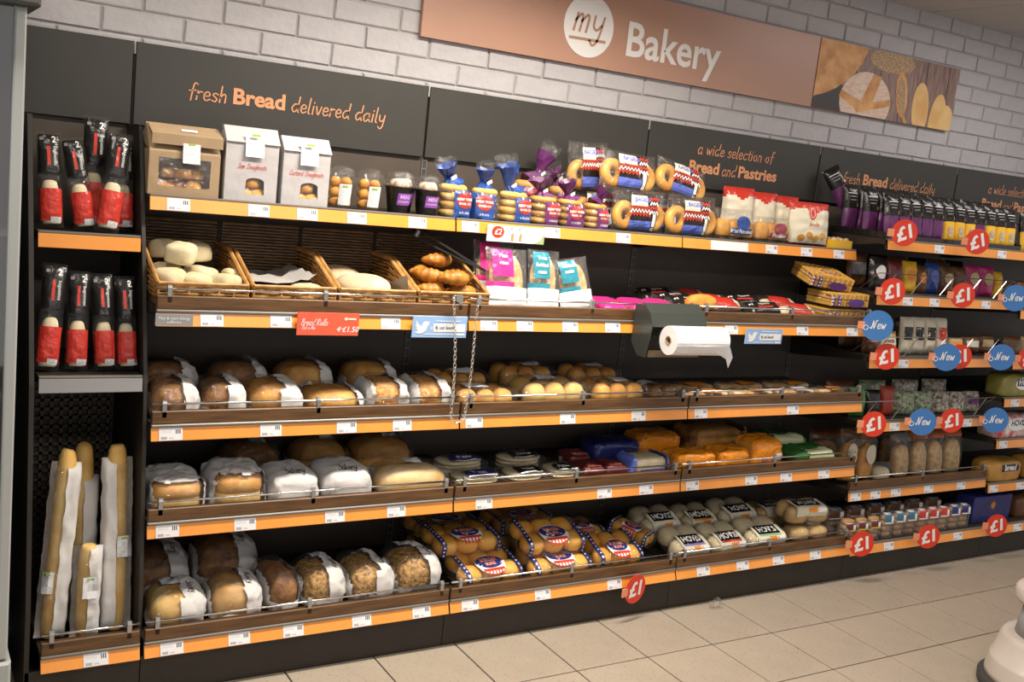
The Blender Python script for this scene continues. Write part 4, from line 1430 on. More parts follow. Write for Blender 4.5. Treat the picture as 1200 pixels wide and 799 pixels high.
# waffles
WAF = mat('waffle', (.80, .46, .08), .55, var=.1, scale=20)
def waffle_pack(label, loc, rot):
    root = thing('waffle_pack', label, 'waffles', loc, rot, 'waffle packs')
    w, d, h = .235, .15, .062
    for l in range(2):
        gs = [box(-w * .46, w * .46, -d * .46, d * .46, 0, .016)]
        for i in range(9):
            x = -w * .46 + w * .92 * i / 8
            gs.append(box(x - .003, x + .003, -d * .46, d * .46, .016, .025))
        for j in range(6):
            y = -d * .46 + d * .92 * j / 5
            gs.append(box(-w * .46, w * .46, y - .003, y + .003, .016, .025))
        for i in range(9):
            x = -w * .46 + w * .92 * i / 8
            gs.append(box(x - .003, x + .003, -d * .46 - .006, -d * .46, .0, .025))
        part('waffle', xf(join(*gs), (0, 0, .003 + l * .029)), WAF, root)
    bag = blob(w * .5, d * .54, h * .53, .3, .3, 36, 16, .02, 22, nseed())
    part('film', bag, FILMW, root, smooth=True)
    tr = bvh(bag)
    VI = mat('violet_print', (.10, .03, .20), .4)
    for sx in (-.44, -.30):
        band(root, tr, sx * w, h, d * .98, VI)
    lb = deco(root, tr, ovalg(.10, .075), VI, (.03, -.01, h), name='label_oval', off=.002, **TOPD)
    deco(root, tr, ovalg(.10, .035), VI, (.03, 0, h * .3), name='label_oval', off=.002)
    deco(root, tr, rectg(.035, d * .9, 3, 8), LPINK, (-.005, 0, h), name='label_strip', **TOPD)
    deco(lb, tr, script('waffles', .011, .15, .2, .8), WPRINT, (.03, -.012, h), off=.003, name='lettering', **TOPD)
    return root
waffle_pack('yellow waffle pack with dotted violet bands, lowest of the three', (2.865, -.345, SZ[2]), (0, 0, 0))
waffle_pack('yellow waffle pack with dotted violet bands, in the middle of the stack', (2.868, -.350, SZ[2] + .068), (0, 0, R(-2)))
waffle_pack('yellow waffle pack with dotted violet bands, slanting on top of the stack', (2.800, -.300, SZ[2] + .150), (R(14), R(5), R(-8)))
# ---------------------------------------------------------------- third shelf
G3 = 'wrapped loaves on the third shelf'
yb = -.345
bagged_loaf('brown loaf in paper and film bag, first on the third shelf', (.090, yb, SZ[3]), .155, .20, .125, CRUSTD, (-.5, .12), 0, False, group=G3)
bagged_loaf('brown loaf in paper and film bag, second on the third shelf', (.225, yb, SZ[3]), .150, .20, .122, CRUSTD, (-.5, .05), 0, False, group=G3)
bagged_loaf('pale brown loaf in a wide paper and film bag, third on the third shelf', (.385, yb, SZ[3]), .185, .21, .118, CRUST, (-.5, .06), 0, False, group=G3)
bagged_loaf('low scored loaf on paper with a sticker, between the brown and cheese topped loaves', (.583, yb + .005, SZ[3]), .215, .20, .088, CRUST, (-.5, .32), 0, False, (-.36, .12), group=G3)
bagged_loaf('cheese topped loaf in paper bag, farther from the hanging chain', (.760, yb, SZ[3]), .165, .20, .122, CHEESE, (-.36, .16), 0, False, group=G3)
bagged_loaf('cheese topped loaf in paper bag, right beside the hanging chain', (.912, yb, SZ[3]), .158, .20, .122, CHEESE, (-.36, .12), 0, False, group=G3)
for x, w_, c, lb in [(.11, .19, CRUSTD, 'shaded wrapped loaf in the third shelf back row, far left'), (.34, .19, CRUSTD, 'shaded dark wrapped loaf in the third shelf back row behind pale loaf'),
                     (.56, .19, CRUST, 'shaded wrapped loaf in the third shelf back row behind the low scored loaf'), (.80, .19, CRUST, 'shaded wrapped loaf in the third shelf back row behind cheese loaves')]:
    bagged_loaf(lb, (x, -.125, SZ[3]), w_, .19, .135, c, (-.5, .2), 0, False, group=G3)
G3b = 'clear packs of rolls on the third shelf'
roll_pack('clear pack of golden rolls with a white sticker, just right of the chain', (1.130, -.365, SZ[3]), 3, 2, .037, .078, CRUST, 0, (-.03, -.02), group=G3b)
roll_pack('clear pack of golden rolls with a slanted white sticker, behind the pack by the chain', (1.135, -.165, SZ[3]), 3, 2, .036, .095, CRUST, 0, (0, -.04), group=G3b)
roll_pack('clear pack of large shiny golden rolls in the middle of the third shelf', (1.425, -.340, SZ[3]), 3, 2, .045, .098, CRUSTL, 0, (-.02, 0), group=G3b)
roll_pack('clear pack of shiny rolls with a bright white sticker, nearer the bag roll', (1.710, -.345, SZ[3]), 3, 2, .041, .090, CRUST, 0, (.02, -.02), group=G3b)
roll_pack('clear crackly pack of rolls directly under the bag roll holder', (1.920, -.350, SZ[3]), 2, 2, .034, .070, CRUSTD, 0, (-.04, .02), group=G3b)
roll_pack('shaded pack of rolls deep behind the large shiny rolls', (1.45, -.105, SZ[3]), 3, 2, .038, .105, CRUST, 0, (.02, -.03), group=G3b)
roll_pack('shaded pack of rolls deep behind the bright sticker pack', (1.76, -.110, SZ[3]), 3, 2, .038, .10, CRUST, 0, (0, -.03), group=G3b)
CRUM = mat('crumpet_side', (.80, .40, .06), .5, col2=(.86, .70, .48), scale=16)
def crumpet(label, x, y, n=3, m=OPACK):
    s = nseed()
    root = thing('crumpet_pack', label, 'crumpets', (x, y, SZ[3]), (0, 0, 0), 'flat crumpet packs on the third shelf')
    for i in range(n):
        part('crumpet', xf(lathe([(.038, 0), (.042, .006), (.042, .028), (.037, .034)], 18), ((i - (n - 1) / 2) * .084, 0, .002)), CRUM, root, smooth=True)
    bag = blob(n * .043 + .008, .052, .027, .4, .35, 48, 18, .04, 24, s, crease=.010)
    part('film', bag, FILMW, root, smooth=True)
    deco(root, bvh(bag), rectg(.09, .05, 4, 3), m, (.02, -.02, .05), name='printed_label', **TOPD)
cl = ['flat orange crumpet pack, first past the shelf joint under the bag roll', 'flat orange crumpet pack, second past the shelf joint', 'flat white labelled crumpet pack, third past the shelf joint', 'flat orange crumpet pack, last one at the right end of third shelf']
for k, x in enumerate((2.15, 2.40, 2.64, 2.86)):
    crumpet(cl[k], x, -.385, 3 if k < 3 else 2, OPACK if k != 2 else WPRINT)
for k, x in enumerate((2.16, 2.44, 2.72)):
    crumpet('shaded ' + ['orange crumpet pack in the back row, nearest the shelf joint', 'orange crumpet pack in the middle of back row', 'orange crumpet pack at the far end of back row'][k], x, -.27, 3, OPACK)

# ---------------------------------------------------------------- fourth shelf
G4 = 'wrapped loaves on the fourth shelf'
yb = -.355
def tin_loaf(label, x, w, h, crust=CRUST, d=.21, y=yb):
    """tin loaf end-on in a bag: film front, paper over the top"""
    s = nseed()
    root = thing('wrapped_loaf', label, 'bread', (x, y, SZ[4]), (0, 0, 0), G4)
    part('loaf', blob(w * .43, d * .46, h * .30, .5, .45, 28, 14, .03, 20, s), CRUSTL, root, smooth=True)
    part('loaf_top', xf(blob(w * .44, d * .47, h * .25, .6, .5, 28, 14, .03, 20, s), (0, 0, h * .38)), crust, root, smooth=True)
    bag = blob(w * .5, d * .52, h * .54, .5, .45, 60, 30, .05, 18, s, crease=.016)
    sp = split(bag, lambda c: 'film' if (c.y < -d * .30 and abs(c.x) < w * .44 and c.z < h * .82) else 'paper')
    part('film_window', sp['film'], FILMW, root, smooth=True)
    part('paper_wrap', sp['paper'], PAPER, root, smooth=True)
tin_loaf('white wrapped tin loaf with film front, first on the fourth shelf', .098, .168, .122)
tin_loaf('white wrapped tin loaf with film front, taller one second on the fourth shelf', .284, .178, .136)
bakery_bag('plain white paper loaf bag lettered Bakery, next to the film fronted loaves', (.458, yb, SZ[4]), .168, .21, .122, group=G4)
bakery_bag('plain white paper loaf bag lettered Bakery, next to the long golden bloomer', (.634, yb, SZ[4]), .176, .21, .126, group=G4)
rt = thing('bloomer_loaf', 'long golden bloomer loaf in clear film with a white sticker on top', 'bread', (.872, -.385, SZ[4]), (0, 0, 0), G4)
part('loaf', blob(.130, .07, .055, .75, .7, 32, 16, .05, 16, 5), mat('floury_bloomer', (.74, .40, .09), .6, col2=(.88, .68, .36), scale=9, stretch=(1, 3, 3)), rt, smooth=True)
bg = blob(.140, .08, .062, .6, .55, 56, 26, .07, 18, 6, crease=.016)
part('film', bg, FILMW, rt, smooth=True)
sticker(rt, bvh(bg), (.01, .0, .12), .062, .04, dict(ua=(1, 0, 0), va=(0, .85, .5), d=(0, .5, -.85)))
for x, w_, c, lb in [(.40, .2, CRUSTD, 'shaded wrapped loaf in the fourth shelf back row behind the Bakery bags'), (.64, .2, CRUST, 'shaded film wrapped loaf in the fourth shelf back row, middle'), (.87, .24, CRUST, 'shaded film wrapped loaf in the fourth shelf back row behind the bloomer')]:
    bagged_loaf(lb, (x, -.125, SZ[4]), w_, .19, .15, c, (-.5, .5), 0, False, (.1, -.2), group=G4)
def pita(label, x, y, w, m, m2, z=0, rz=0):
    s = nseed()
    root = thing('pitta_pack', label, 'flat bread', (x, y, SZ[4] + z), (0, 0, rz), 'flat pitta packs on the fourth shelf')
    for k in range(3):
        part('pitta', xf(blob(w * .44, .06, .009, .7, .9, 24, 8, .04, 20, s + k), (0, 0, .001 + k * .015)), CREAM, root, smooth=True)
    bag = blob(w * .5, .075, .032, .5, .4, 56, 22, .07, 20, s, crease=.016)
    part('film', bag, FILMW, root, smooth=True)
    tr = bvh(bag)
    A = dict(ua=(1, 0, 0), va=(0, .75, .66), d=(0, .66, -.75))
    lb = deco(root, tr, rectg(w * .55, .05, 8, 5), m, (.01, -.02, .05), name='printed_label', **A)
    deco(lb, tr, text('Pittas', .026, .02), WPRINT, (.01, -.02, .052), off=.002, name='lettering', **A)
    deco(lb, tr, rectg(w * .55, .006, 8, 1), WPRINT, (.01, -.038, .034), off=.002, name='label_edge', **A)
pita('flat pitta pack with a navy label, first right of the long bloomer', 1.135, -.375, .215, NAVY, WPRINT)
pita('flat pitta pack with a dark label, second right of the long bloomer', 1.335, -.375, .195, BPRINT, WPRINT, rz=R(3))
pita('flat pitta pack with a dark label beside the maroon muffin packs', 1.495, -.37, .165, BPRINT, WPRINT, rz=R(-4))
pita('shaded flat pitta pack behind the navy labelled one', 1.16, -.20, .215, NAVY, WPRINT, rz=R(2))
pita('shaded flat pitta pack in the middle of the back row', 1.42, -.20, .205, BPRINT, WPRINT)
def muffin(label, x, y, m=MAROON, w=.105, h=.062):
    s = nseed()
    root = thing('muffin_pack', label, 'muffins', (x, y, SZ[4]), (0, 0, 0), 'maroon muffin packs on the fourth shelf')
    for i in range(2):
        for j in range(2):
            part('muffin', xf(lathe([(.020, 0), (.023, .005), (.023, .022), (.019, .027)], 16), ((i - .5) * .048, (j - .5) * .05, .001 + 0)), CREAM, root, smooth=True)
    bag = blob(w * .5, .06, h * .53, .45, .4, 44, 22, .04, 24, s, crease=.012)
    sp = split(bag, lambda c: 'm' if c.z > h * .45 else 'f')
    part('maroon_print', sp['m'], m, root, smooth=True)
    part('film', sp['f'], FILMW, root, smooth=True)
    deco(root, bvh(bag), text('Muffins', .022, .02), LPINK, (0, -.03, h * .8), off=.002, name='lettering', **FRONT)
muffin('small maroon muffin pack, left one of the pair', 1.618, -.375)
muffin('small maroon muffin pack, right one of the pair beside the blue edged loaf', 1.730, -.375)
muffin('shaded maroon muffin pack behind the front pair', 1.66, -.23)
# sliced loaf lying along x in printed wrap
def sliced_loaf(label, loc, w, d, h, ends, body, mid=None, rz=0, group=None, frac=.40, sz=0, bc=False, name='sliced_loaf'):
    s = nseed()
    root = thing(name, label, 'bread', loc, (0, 0, rz), group)
    part('loaf', blob(w * .45, d * .44, h * .47, .5, .45, 28, 14, .02, 20, s), CREAM if body is None else CRUST, root, smooth=True)
    bag = blob(w * .5, d * .5, h * .54, .42, .40, 60, 24, .05, 18, s, crease=.014)
    sp = split(bag, lambda c: 'b' if abs(c.x) < w * frac else ('e' if c.x > 0 else 'l'))
    part('end_print', sp['e'], ends, root, smooth=True)
    part('end_print', sp['l'], ends, root, smooth=True)
    part('wrap', sp['b'], body or FILMW, root, smooth=True)
    tr = bvh(bag)
    if mid:
        deco(root, tr, rectg(w * .55, h * .28, 8, 3), mid, (0, 0, h * .2), name='printed_label')
    if bc:
        deco(root, tr, rectg(.034, .026, 3, 3), STICK, (w * .30, 0, h * .35), off=.002, name='bar_code')
    return root
sliced_loaf('sliced white loaf in clear wrap with violet blue ends, before the orange packs', (1.888, -.372, SZ[4]), .205, .13, .092, LBLUE, None, LBLUE, 0, None, .38)
sliced_loaf('shaded sliced loaf in dark blue wrap behind the violet blue ended loaf', (1.86, -.20, SZ[4]), .24, .13, .10, NAVY, NAVY)
OG = 'orange wrapped loaves on the fourth shelf'
sliced_loaf('orange wrapped soft loaf, leftmost of the three orange packs', (2.120, -.375, SZ[4]), .215, .14, .088, OPACK, OPACK, None, 0, OG)
sliced_loaf('orange wrapped soft loaf, middle of the three orange packs', (2.330, -.365, SZ[4]), .185, .14, .090, OPACK, OPACK, None, R(8), OG)
sliced_loaf('taller orange wrapped loaf with a bar code, rightmost of the orange packs', (2.520, -.360, SZ[4]), .185, .14, .128, CRUST, OPACK, LPINK, 0, OG, .47, bc=True)
sliced_loaf('big shaded brown loaf deep behind the orange packs', (2.43, -.15, SZ[4]), .34, .17, .14, CRUSTD, FILM, None, 0)
sliced_loaf('shaded orange wrapped loaf deep behind the leftmost orange pack', (2.09, -.17, SZ[4]), .24, .14, .12, OPACK, OPACK, None, 0)
def green_pack(label, loc, w, d, h):
    s = nseed()
    root = thing('green_bread_pack', label, 'bread', loc)
    bag = blob(w * .5, d * .5, h * .53, .5, .4, 56, 22, .06, 18, s, crease=.014)
    sp = split(bag, lambda c: 'w' if (abs(c.x - .02) < w * .30 and c.y < -d * .1 and c.z > h * .3) else 'g')
    part('green_print', sp['g'], GREEN, root, smooth=True)
    part('pale_print', sp['w'], mat('pale_green_print', (.66, .70, .42), .4), root, smooth=True)
green_pack('flat green and cream bread pack at the right end of the fourth shelf', (2.82, -.355, SZ[4]), .26, .15, .062)
green_pack('shaded green bread pack behind the flat green and cream one', (2.80, -.19, SZ[4]), .28, .15, .085)

# ---------------------------------------------------------------- bottom shelf
G5 = 'wrapped seeded loaves on the bottom shelf'
yb = -.39
bagged_loaf('scored pale loaf in paper bag, first on the bottom shelf', (.112, yb, SZ[5]), .178, .20, .128, CRUSTL, (-.5, .05), 0, True, (-.06, .02), G5, slash=True)
bagged_loaf('plain tan loaf in paper bag, second on the bottom shelf', (.302, yb, SZ[5]), .188, .21, .140, mat('tan_crust', (.44, .22, .06), .6, col2=(.66, .38, .12), scale=20), (-.46, .12), R(-3), True, None, G5)
bagged_loaf('small dark brown loaf squeezed between tan and seeded loaves', (.432, yb + .02, SZ[5]), .120, .21, .158, CRUSTD, (-.46, .38), R(8), False, None, G5)
bagged_loaf('seeded loaf in paper bag with sticker, beside the small dark loaf', (.565, yb + .005, SZ[5]), .160, .21, .158, SEED, (-.48, .02), R(3), True, (.08, .1), G5)
bagged_loaf('seeded loaf in paper bag, middle of the three seeded loaves', (.735, yb + .005, SZ[5]), .170, .21, .152, SEED, (-.46, .06), R(3), True, None, G5)
bagged_loaf('seeded loaf in paper bag, last before the burger buns', (.905, yb + .005, SZ[5]), .172, .21, .165, SEED, (-.46, .08), R(3), True, (-.05, .12), G5)
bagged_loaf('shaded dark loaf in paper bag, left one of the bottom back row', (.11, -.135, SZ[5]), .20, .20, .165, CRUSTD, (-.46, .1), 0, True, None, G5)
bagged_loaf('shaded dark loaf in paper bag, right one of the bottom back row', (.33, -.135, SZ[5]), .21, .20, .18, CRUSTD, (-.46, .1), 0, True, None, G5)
BGp = 'burger bun packs on the bottom shelf'
burger_pack('burger bun pack at the front beside the last seeded loaf', (1.195, -.400, SZ[5]), .285, .18, .068, R(4), R(14), group=BGp)
burger_pack('burger bun pack lying above and behind the leftmost front one', (1.145, -.275, SZ[5] + .066), .285, .18, .066, R(2), R(6), group=BGp)
burger_pack('burger bun pack at the bottom front, below the big oval labelled one', (1.490, -.400, SZ[5]), .290, .18, .066, R(0), R(12), group=BGp)
burger_pack('burger bun pack stacked on top with the clearest oval label', (1.475, -.360, SZ[5] + .076), .290, .18, .066, R(-1), R(16), group=BGp)
burger_pack('burger bun pack at the front with its label beside the red disc', (1.765, -.400, SZ[5]), .235, .18, .075, R(-3), R(16), group=BGp)
burger_pack('burger bun pack turned end on at the right of the burger buns', (1.930, -.300, SZ[5] + .045), .22, .10, .060, R(-62), R(0), R(9), group=BGp)
burger_pack('shaded burger bun pack in the back row near the seeded loaves', (1.18, -.115, SZ[5]), .285, .18, .066, 0, 0, group=BGp)
burger_pack('shaded burger bun pack stacked high in the back row near seeded loaves', (1.17, -.125, SZ[5] + .076), .285, .18, .066, 0, 0, group=BGp)
burger_pack('shaded burger bun pack in the back row behind the clearest oval label', (1.49, -.115, SZ[5]), .285, .18, .066, 0, 0, group=BGp)
burger_pack('shaded burger bun pack stacked high in the middle back row', (1.49, -.125, SZ[5] + .076), .285, .18, .066, R(2), 0, group=BGp)
burger_pack('shaded burger bun pack in the back row next to the turned pack', (1.76, -.185, SZ[5] + .012), .225, .17, .085, R(2), R(4), group=BGp)
HG = 'soft roll packs with black name panels'
WB = CREAMP
hovis_pack('soft white roll pack with violet stripe, front one next to burger buns', (2.115, -.400, SZ[5]), .205, .17, .072, 0, mat('violet_stripe', (.25, .20, .52), .4), CREAM, 'HOVIS', HG, rx=R(16))
hovis_pack('soft white roll pack with red stripe, middle one in front', (2.325, -.400, SZ[5]), .190, .17, .066, 0, RED, CREAM, 'HOVIS', HG, rx=R(16))
hovis_pack('soft white roll pack with green stripe, right one in front', (2.545, -.395, SZ[5]), .215, .17, .072, R(-2), mat('mint_stripe', (.30, .55, .30), .4), CREAM, 'HOVIS', HG, rx=R(16))
hovis_pack('shaded soft roll pack behind the violet striped one', (2.12, -.215, SZ[5] + .004), .205, .17, .105, 0, WB, CREAM, 'HOVIS', HG, rx=R(16))
hovis_pack('shaded soft roll pack with orange picture behind the red striped one', (2.335, -.215, SZ[5] + .004), .195, .17, .095, 0, OPACK, CREAM, 'HOVIS', HG, rx=R(16))
hovis_pack('shaded soft roll pack behind the green striped one', (2.550, -.215, SZ[5] + .004), .225, .17, .105, 0, WB, CREAM, 'HOVIS', HG, rx=R(16))
TANR = mat('tan_roll', (.62, .38, .12), .6, col2=(.78, .54, .22), scale=30)
roll_pack('clear pack of round tan rolls under another pack, right end of bottom shelf', (2.835, -.405, SZ[5]), 2, 1, .058, .070, TANR, 0, (.03, 0), group=HG)
hovis_pack('tan roll pack with black name panel, on top at the right end', (2.825, -.375, SZ[5] + .080), .235, .125, .085, R(-5), WB, TANR, 'HOVIS', HG, 2, rx=R(6))
hovis_pack('shaded tan roll pack standing behind the right end stack', (2.81, -.20, SZ[5]), .24, .15, .10, 0, WB, TANR, 'HOVIS', HG)

# ---------------------------------------------------------------- narrow left bay
BP = 'part baked baguette packs in the narrow left bay'
def lean(x, y, z, ry, rx=-9, lab='', h=.285, w=.078):
    baguette_pack(lab, (x, y, z), (R(rx), R(ry), 0), w, h, BP)
z1_, z2_ = 1.3325, .9465
lean(-.238, -.235, z1_, -2, -11, 'black and red baguette pack, leftmost in the upper row of the narrow bay', .268, .070)
lean(-.155, -.240, z1_, -9, -11, 'black and red baguette pack, second in upper row, tipped left', .262, .072)
lean(-.128, -.150, z1_, 2, -7, 'black and red baguette pack standing tallest at the back of upper row', .325, .072)
lean(-.112, -.255, z1_, 8, -11, 'black and red baguette pack in upper row with the brightest red foot', .290, .074)
lean(-.048, -.205, z1_, 0, -9, 'black and red baguette pack, rightmost and darkest in the upper row', .270, .060)
lean(-.248, -.345, z2_, 5, -14, 'black and red baguette pack, leftmost in the lower row and tipped right', .300, .074)
lean(-.181, -.345, z2_, 2, -14, 'black and red baguette pack, second from left in the lower row', .280, .070)
lean(-.114, -.345, z2_, -2, -14, 'black and red baguette pack, third from left in the lower row', .275, .070)
lean(-.049, -.345, z2_, -2, -14, 'black and red baguette pack, rightmost in the lower row by the divider', .270, .060)
# three long baguettes in paper sleeves
def baguette(label, loc, rot, L, win, half=None, st=(0, .3)):
    s = nseed()
    root = thing('wrapped_baguette', label, 'baguette', loc, rot, 'long baguettes in paper sleeves')
    lo = blob(.030, .027, L / 2, .35, 1, 20, 30, .06, 14, s, flat=.02)
    part('baguette', lo, CRUSTL, root, smooth=True)
    sl = pillow(.092, L * (half or .93), .070, 14, 26, lambda u, v, q: ('film' if ((u < .48 if win < 0 else u > .46) and q < 0) else 'paper'), .008, s, 6, .30)
    pp = part('paper_sleeve', sl['paper'], PAPER, root, smooth=True)
    part('film_window', sl['film'], FILMW, root, smooth=True)
    tr = bvh(*sl.values())
    k = sticker(root, tr, (st[0], 0, L * st[1]), .046, .062, dict(ua=(1, 0, 0), va=(0, 0, 1), d=(0, 1, 0)))
    deco(k, tr, rectg(.022, .006, 2, 1), MATS['leaf_green'], (st[0], 0, L * st[1] + .024), off=.0055, name='green_mark')
    return root
zb = SZ[5] + .002
baguette('long golden baguette in a paper sleeve, left one of the three', (-.228, -.425, zb), (R(-9), R(5), 0), .545, -1, .92, (-.034, .30))
baguette('baguette standing behind a short sleeve, middle one of the three', (-.148, -.330, zb), (R(-7), R(1), 0), .530, -1, .82, (-.02, .34))
baguette('short sleeved baguette in front of the middle one with a sticker', (-.153, -.440, zb), (R(-6), R(2), 0), .270, -1, .98, (.004, .56))
baguette('long pale baguette in a paper sleeve beside the dark divider', (-.066, -.425, zb), (R(-9), R(0), 0), .545, 1, .93, (.018, .46))
# ---------------------------------------------------------------- bay 4, top: black topped pouches
def treat_pouch(label, loc, rot, m, w=.078, h=.19, window=False, group='black topped treat pouches on the upper right shelf'):
    def reg(u, v, s):
        return 'col' if v < .52 else 'black'
    root, tr, P = pouch('treat_pouch', label, 'snack pouch', loc, rot, w, h, .05, reg, {'col': ('colour_print', m), 'black': ('black_top', BPRINT)}, group=group, nu=10, nv=14, crink=.004)
    for k in range(3):
        deco(P['black'], tr, rectg(w * (.6 - .1 * k), .0035, 3, 1), GREYP if k else WPRINT, (-.004, 0, h * (.82 - k * .07)), off=.0016, name='print_line')
    deco(P['black'], tr, ovalg(.014, .016, 10, 1), LPINK, (w * .34, 0, h * .58), off=.002, name='round_mark')
    if window:
        deco(P['col'], tr, ovalg(w * .5, h * .26, 14, 2), mat('pouch_window', (.42, .30, .16), .25, col2=(.75, .62, .42), scale=60), (0, 0, h * .27), off=.0016, name='clear_window')
    return root
z = 1.519
seq = 'PPPPPYYYPYYY'
nth = ['first', 'second', 'third', 'fourth', 'fifth', 'sixth', 'seventh', 'eighth', 'ninth', 'tenth', 'eleventh', 'twelfth']
for k, c in enumerate(seq):
    x = 3.074 + k * .0770
    col = 'purple' if c == 'P' else 'yellow'
    treat_pouch('%s pouch with black top, %s from the left in the front row of pouches' % (col, nth[k]), (x, -.405, z), (R(-10), R(2 * math.sin(k * 2.3)), R(-6)), PURPLE if c == 'P' else YELLOW, window=(c == 'Y'))
for k in range(11):
    x = 3.078 + k * .0835
    treat_pouch('shaded purple pouch with black top, %s in the middle row of pouches' % nth[k], (x, -.285, z), (R(-8), R(3 * math.sin(k * 1.7)), R(-8)), PURPLE, h=.205)
for k in range(5):
    treat_pouch('shaded purple pouch with black top, %s in the rear row of pouches' % nth[k], (3.08 + k * .09, -.165, z), (R(-6), R(4 * math.sin(k * 1.3)), R(-8)), PURPLE, h=.215)
treat_pouch('purple pouch tipped far over to the left above the other pouches', (3.100, -.125, z + .120), (R(-10), R(-32), R(-20)), PURPLE, h=.19, w=.085)
tr_ = thing('pouch_tray', 'low black open tray under the row of pouches', 'tray', (3.5, -.270, 1.5165))
for nm, g_ in (('front_wall', box(-.478, .478, -.168, -.165, 0, .022)), ('side_wall', box(-.478, -.475, -.165, .23, 0, .03)), ('side_wall', box(.475, .478, -.165, .23, 0, .03)), ('base', box(-.475, .475, -.165, .23, 0, .0015))):
    part(nm, g_, BPRINT, tr_)
LG = mat('silver_tape', (.55, .54, .53), .3, metal=.6)
# generic small standing packs for the wire fronted shelves
def pack(name, label, cat, x, z, w, h, m, y=-.375, t=.06, rz=0, ry=0, rx=-6, label_m=None, words=None, film_part=None, inner=None, oval=False):
    def reg(u, v, s):
        if film_part and film_part[0] < v < film_part[1]:
            return 'film'
        return 'col'
    root, tr, P = pouch(name, label, cat, (x, y, z), (R(rx), R(ry), R(rz)), w, h, t, reg, {'col': ('colour_print', m), 'film': ('film', FILMW)}, nu=12, nv=16, crink=.006)
    if inner:
        part('contents', xf(blob(w * .42, t * .36, h * .42, .7, .7, 16, 12, .08, 30, nseed()), (0, 0, h * .05)), inner, root, smooth=True)
    if label_m:
        g = ovalg(w * .6, h * .4, 16, 3) if oval else rectg(w * .7, h * .36, 4, 4)
        lb = deco(root, tr, g, label_m, (0, 0, h * .55), off=.0018, name='printed_label')
        if words and lb:
            deco(lb, tr, text(words, w * .16, .02), WPRINT if label_m not in (WPRINT, CREAMP) else BPRINT, (0, 0, h * .55), off=.0028, name='lettering')
    return root
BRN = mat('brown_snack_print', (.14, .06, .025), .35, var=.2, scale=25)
BEI = mat('beige_snack_print', (.55, .42, .22), .4, var=.15, scale=40)
Z2 = 1.2875
for a in [('dark snack pack', 3.085, .09, .150, BPRINT, WPRINT, 'dark snack pack at the left end behind the upper wire front'), ('maroon snack pack', 3.19, .09, .140, MAROON, None, 'maroon snack pack beside the dark one behind the upper wire front'),
          ('yellow pack', 3.295, .085, .140, YELLOW, OPACK, 'bright yellow snack pack behind the upper wire front'), ('brown pack', 3.375, .07, .125, BRN, OPACK, 'brown snack pack squeezed between the yellow and blue ones'),
          ('blue pack', 3.455, .085, .140, RBLUE, LBLUE, 'blue snack pack behind the upper wire front'), ('beige pack', 3.56, .09, .130, BRN, BEI, 'dark snack pack with beige oval right of the blue one'),
          ('brown pack', 3.655, .085, .13, BRN, None, 'plain brown snack pack left of the pink ones'),
          ('pink pack', 3.75, .095, .145, mat('raspberry_print', (.42, .03, .14), .35), BEI, 'raspberry pink snack pack, left one of the pair'), ('pink pack', 3.86, .095, .145, MATS['raspberry_print'], BEI, 'raspberry pink snack pack, right one of the pair'), ('amber pack', 3.95, .06, .12, YELLOW, None, 'small amber snack pack at the right end of upper wire shelf')]:
    pack('snack_pack', a[6], 'snack pack', a[1], Z2, a[2], a[3], a[4], -.37, .05, -8, 0, -8, a[5], None, oval=True)
for k, x in enumerate((3.1, 3.24, 3.38, 3.52, 3.66, 3.80)):
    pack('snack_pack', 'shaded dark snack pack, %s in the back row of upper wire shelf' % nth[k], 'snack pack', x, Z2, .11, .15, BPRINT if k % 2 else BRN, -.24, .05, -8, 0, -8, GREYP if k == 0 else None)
Z3 = 1.0105
for a in [(3.085, .085, .135, BRN, OPACK, None, 'dark brown snack pack with orange spot by the middle wire front'), (3.19, .12, .10, BEI, CREAMP, 'CAKES', 'low beige cake pack lying by the middle wire front'),
          (3.325, .07, .165, CREAMP, BPRINT, None, 'tall cream pack with dark panel, first of four tall cream packs'), (3.405, .07, .165, CREAMP, BPRINT, None, 'tall cream pack with dark panel, second of four tall cream packs'),
          (3.49, .07, .165, CREAMP, BPRINT, None, 'tall cream pack with dark panel, third of four tall cream packs'), (3.572, .07, .165, CREAMP, RED, None, 'tall cream pack with red panel, last of four tall cream packs'),
          (3.68, .10, .075, BEI, OPACK, None, 'low amber snack pack right of the tall cream packs'), (3.80, .11, .085, BRN, CREAMP, None, 'low brown snack pack with cream label on middle wire shelf'), (3.92, .10, .09, BRN, BEI, None, 'low brown snack pack at the right end of middle wire shelf')]:
    pack('snack_pack', a[6], 'snack pack', a[0], Z3, a[1], a[2], a[3], -.385, .055, -8, 0, -8, a[4], a[5])
for k, x in enumerate((3.12, 3.30, 3.50, 3.72)):
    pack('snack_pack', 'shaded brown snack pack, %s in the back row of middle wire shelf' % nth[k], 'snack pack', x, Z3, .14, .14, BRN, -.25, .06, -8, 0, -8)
Z4 = .7185
DOTG = mat('green_dotted_print', (.03, .10, .03), .4, col2=(.60, .66, .45), scale=70)
DOTC = mat('cream_dotted_print', (.05, .04, .03), .4, col2=(.80, .74, .60), scale=60)
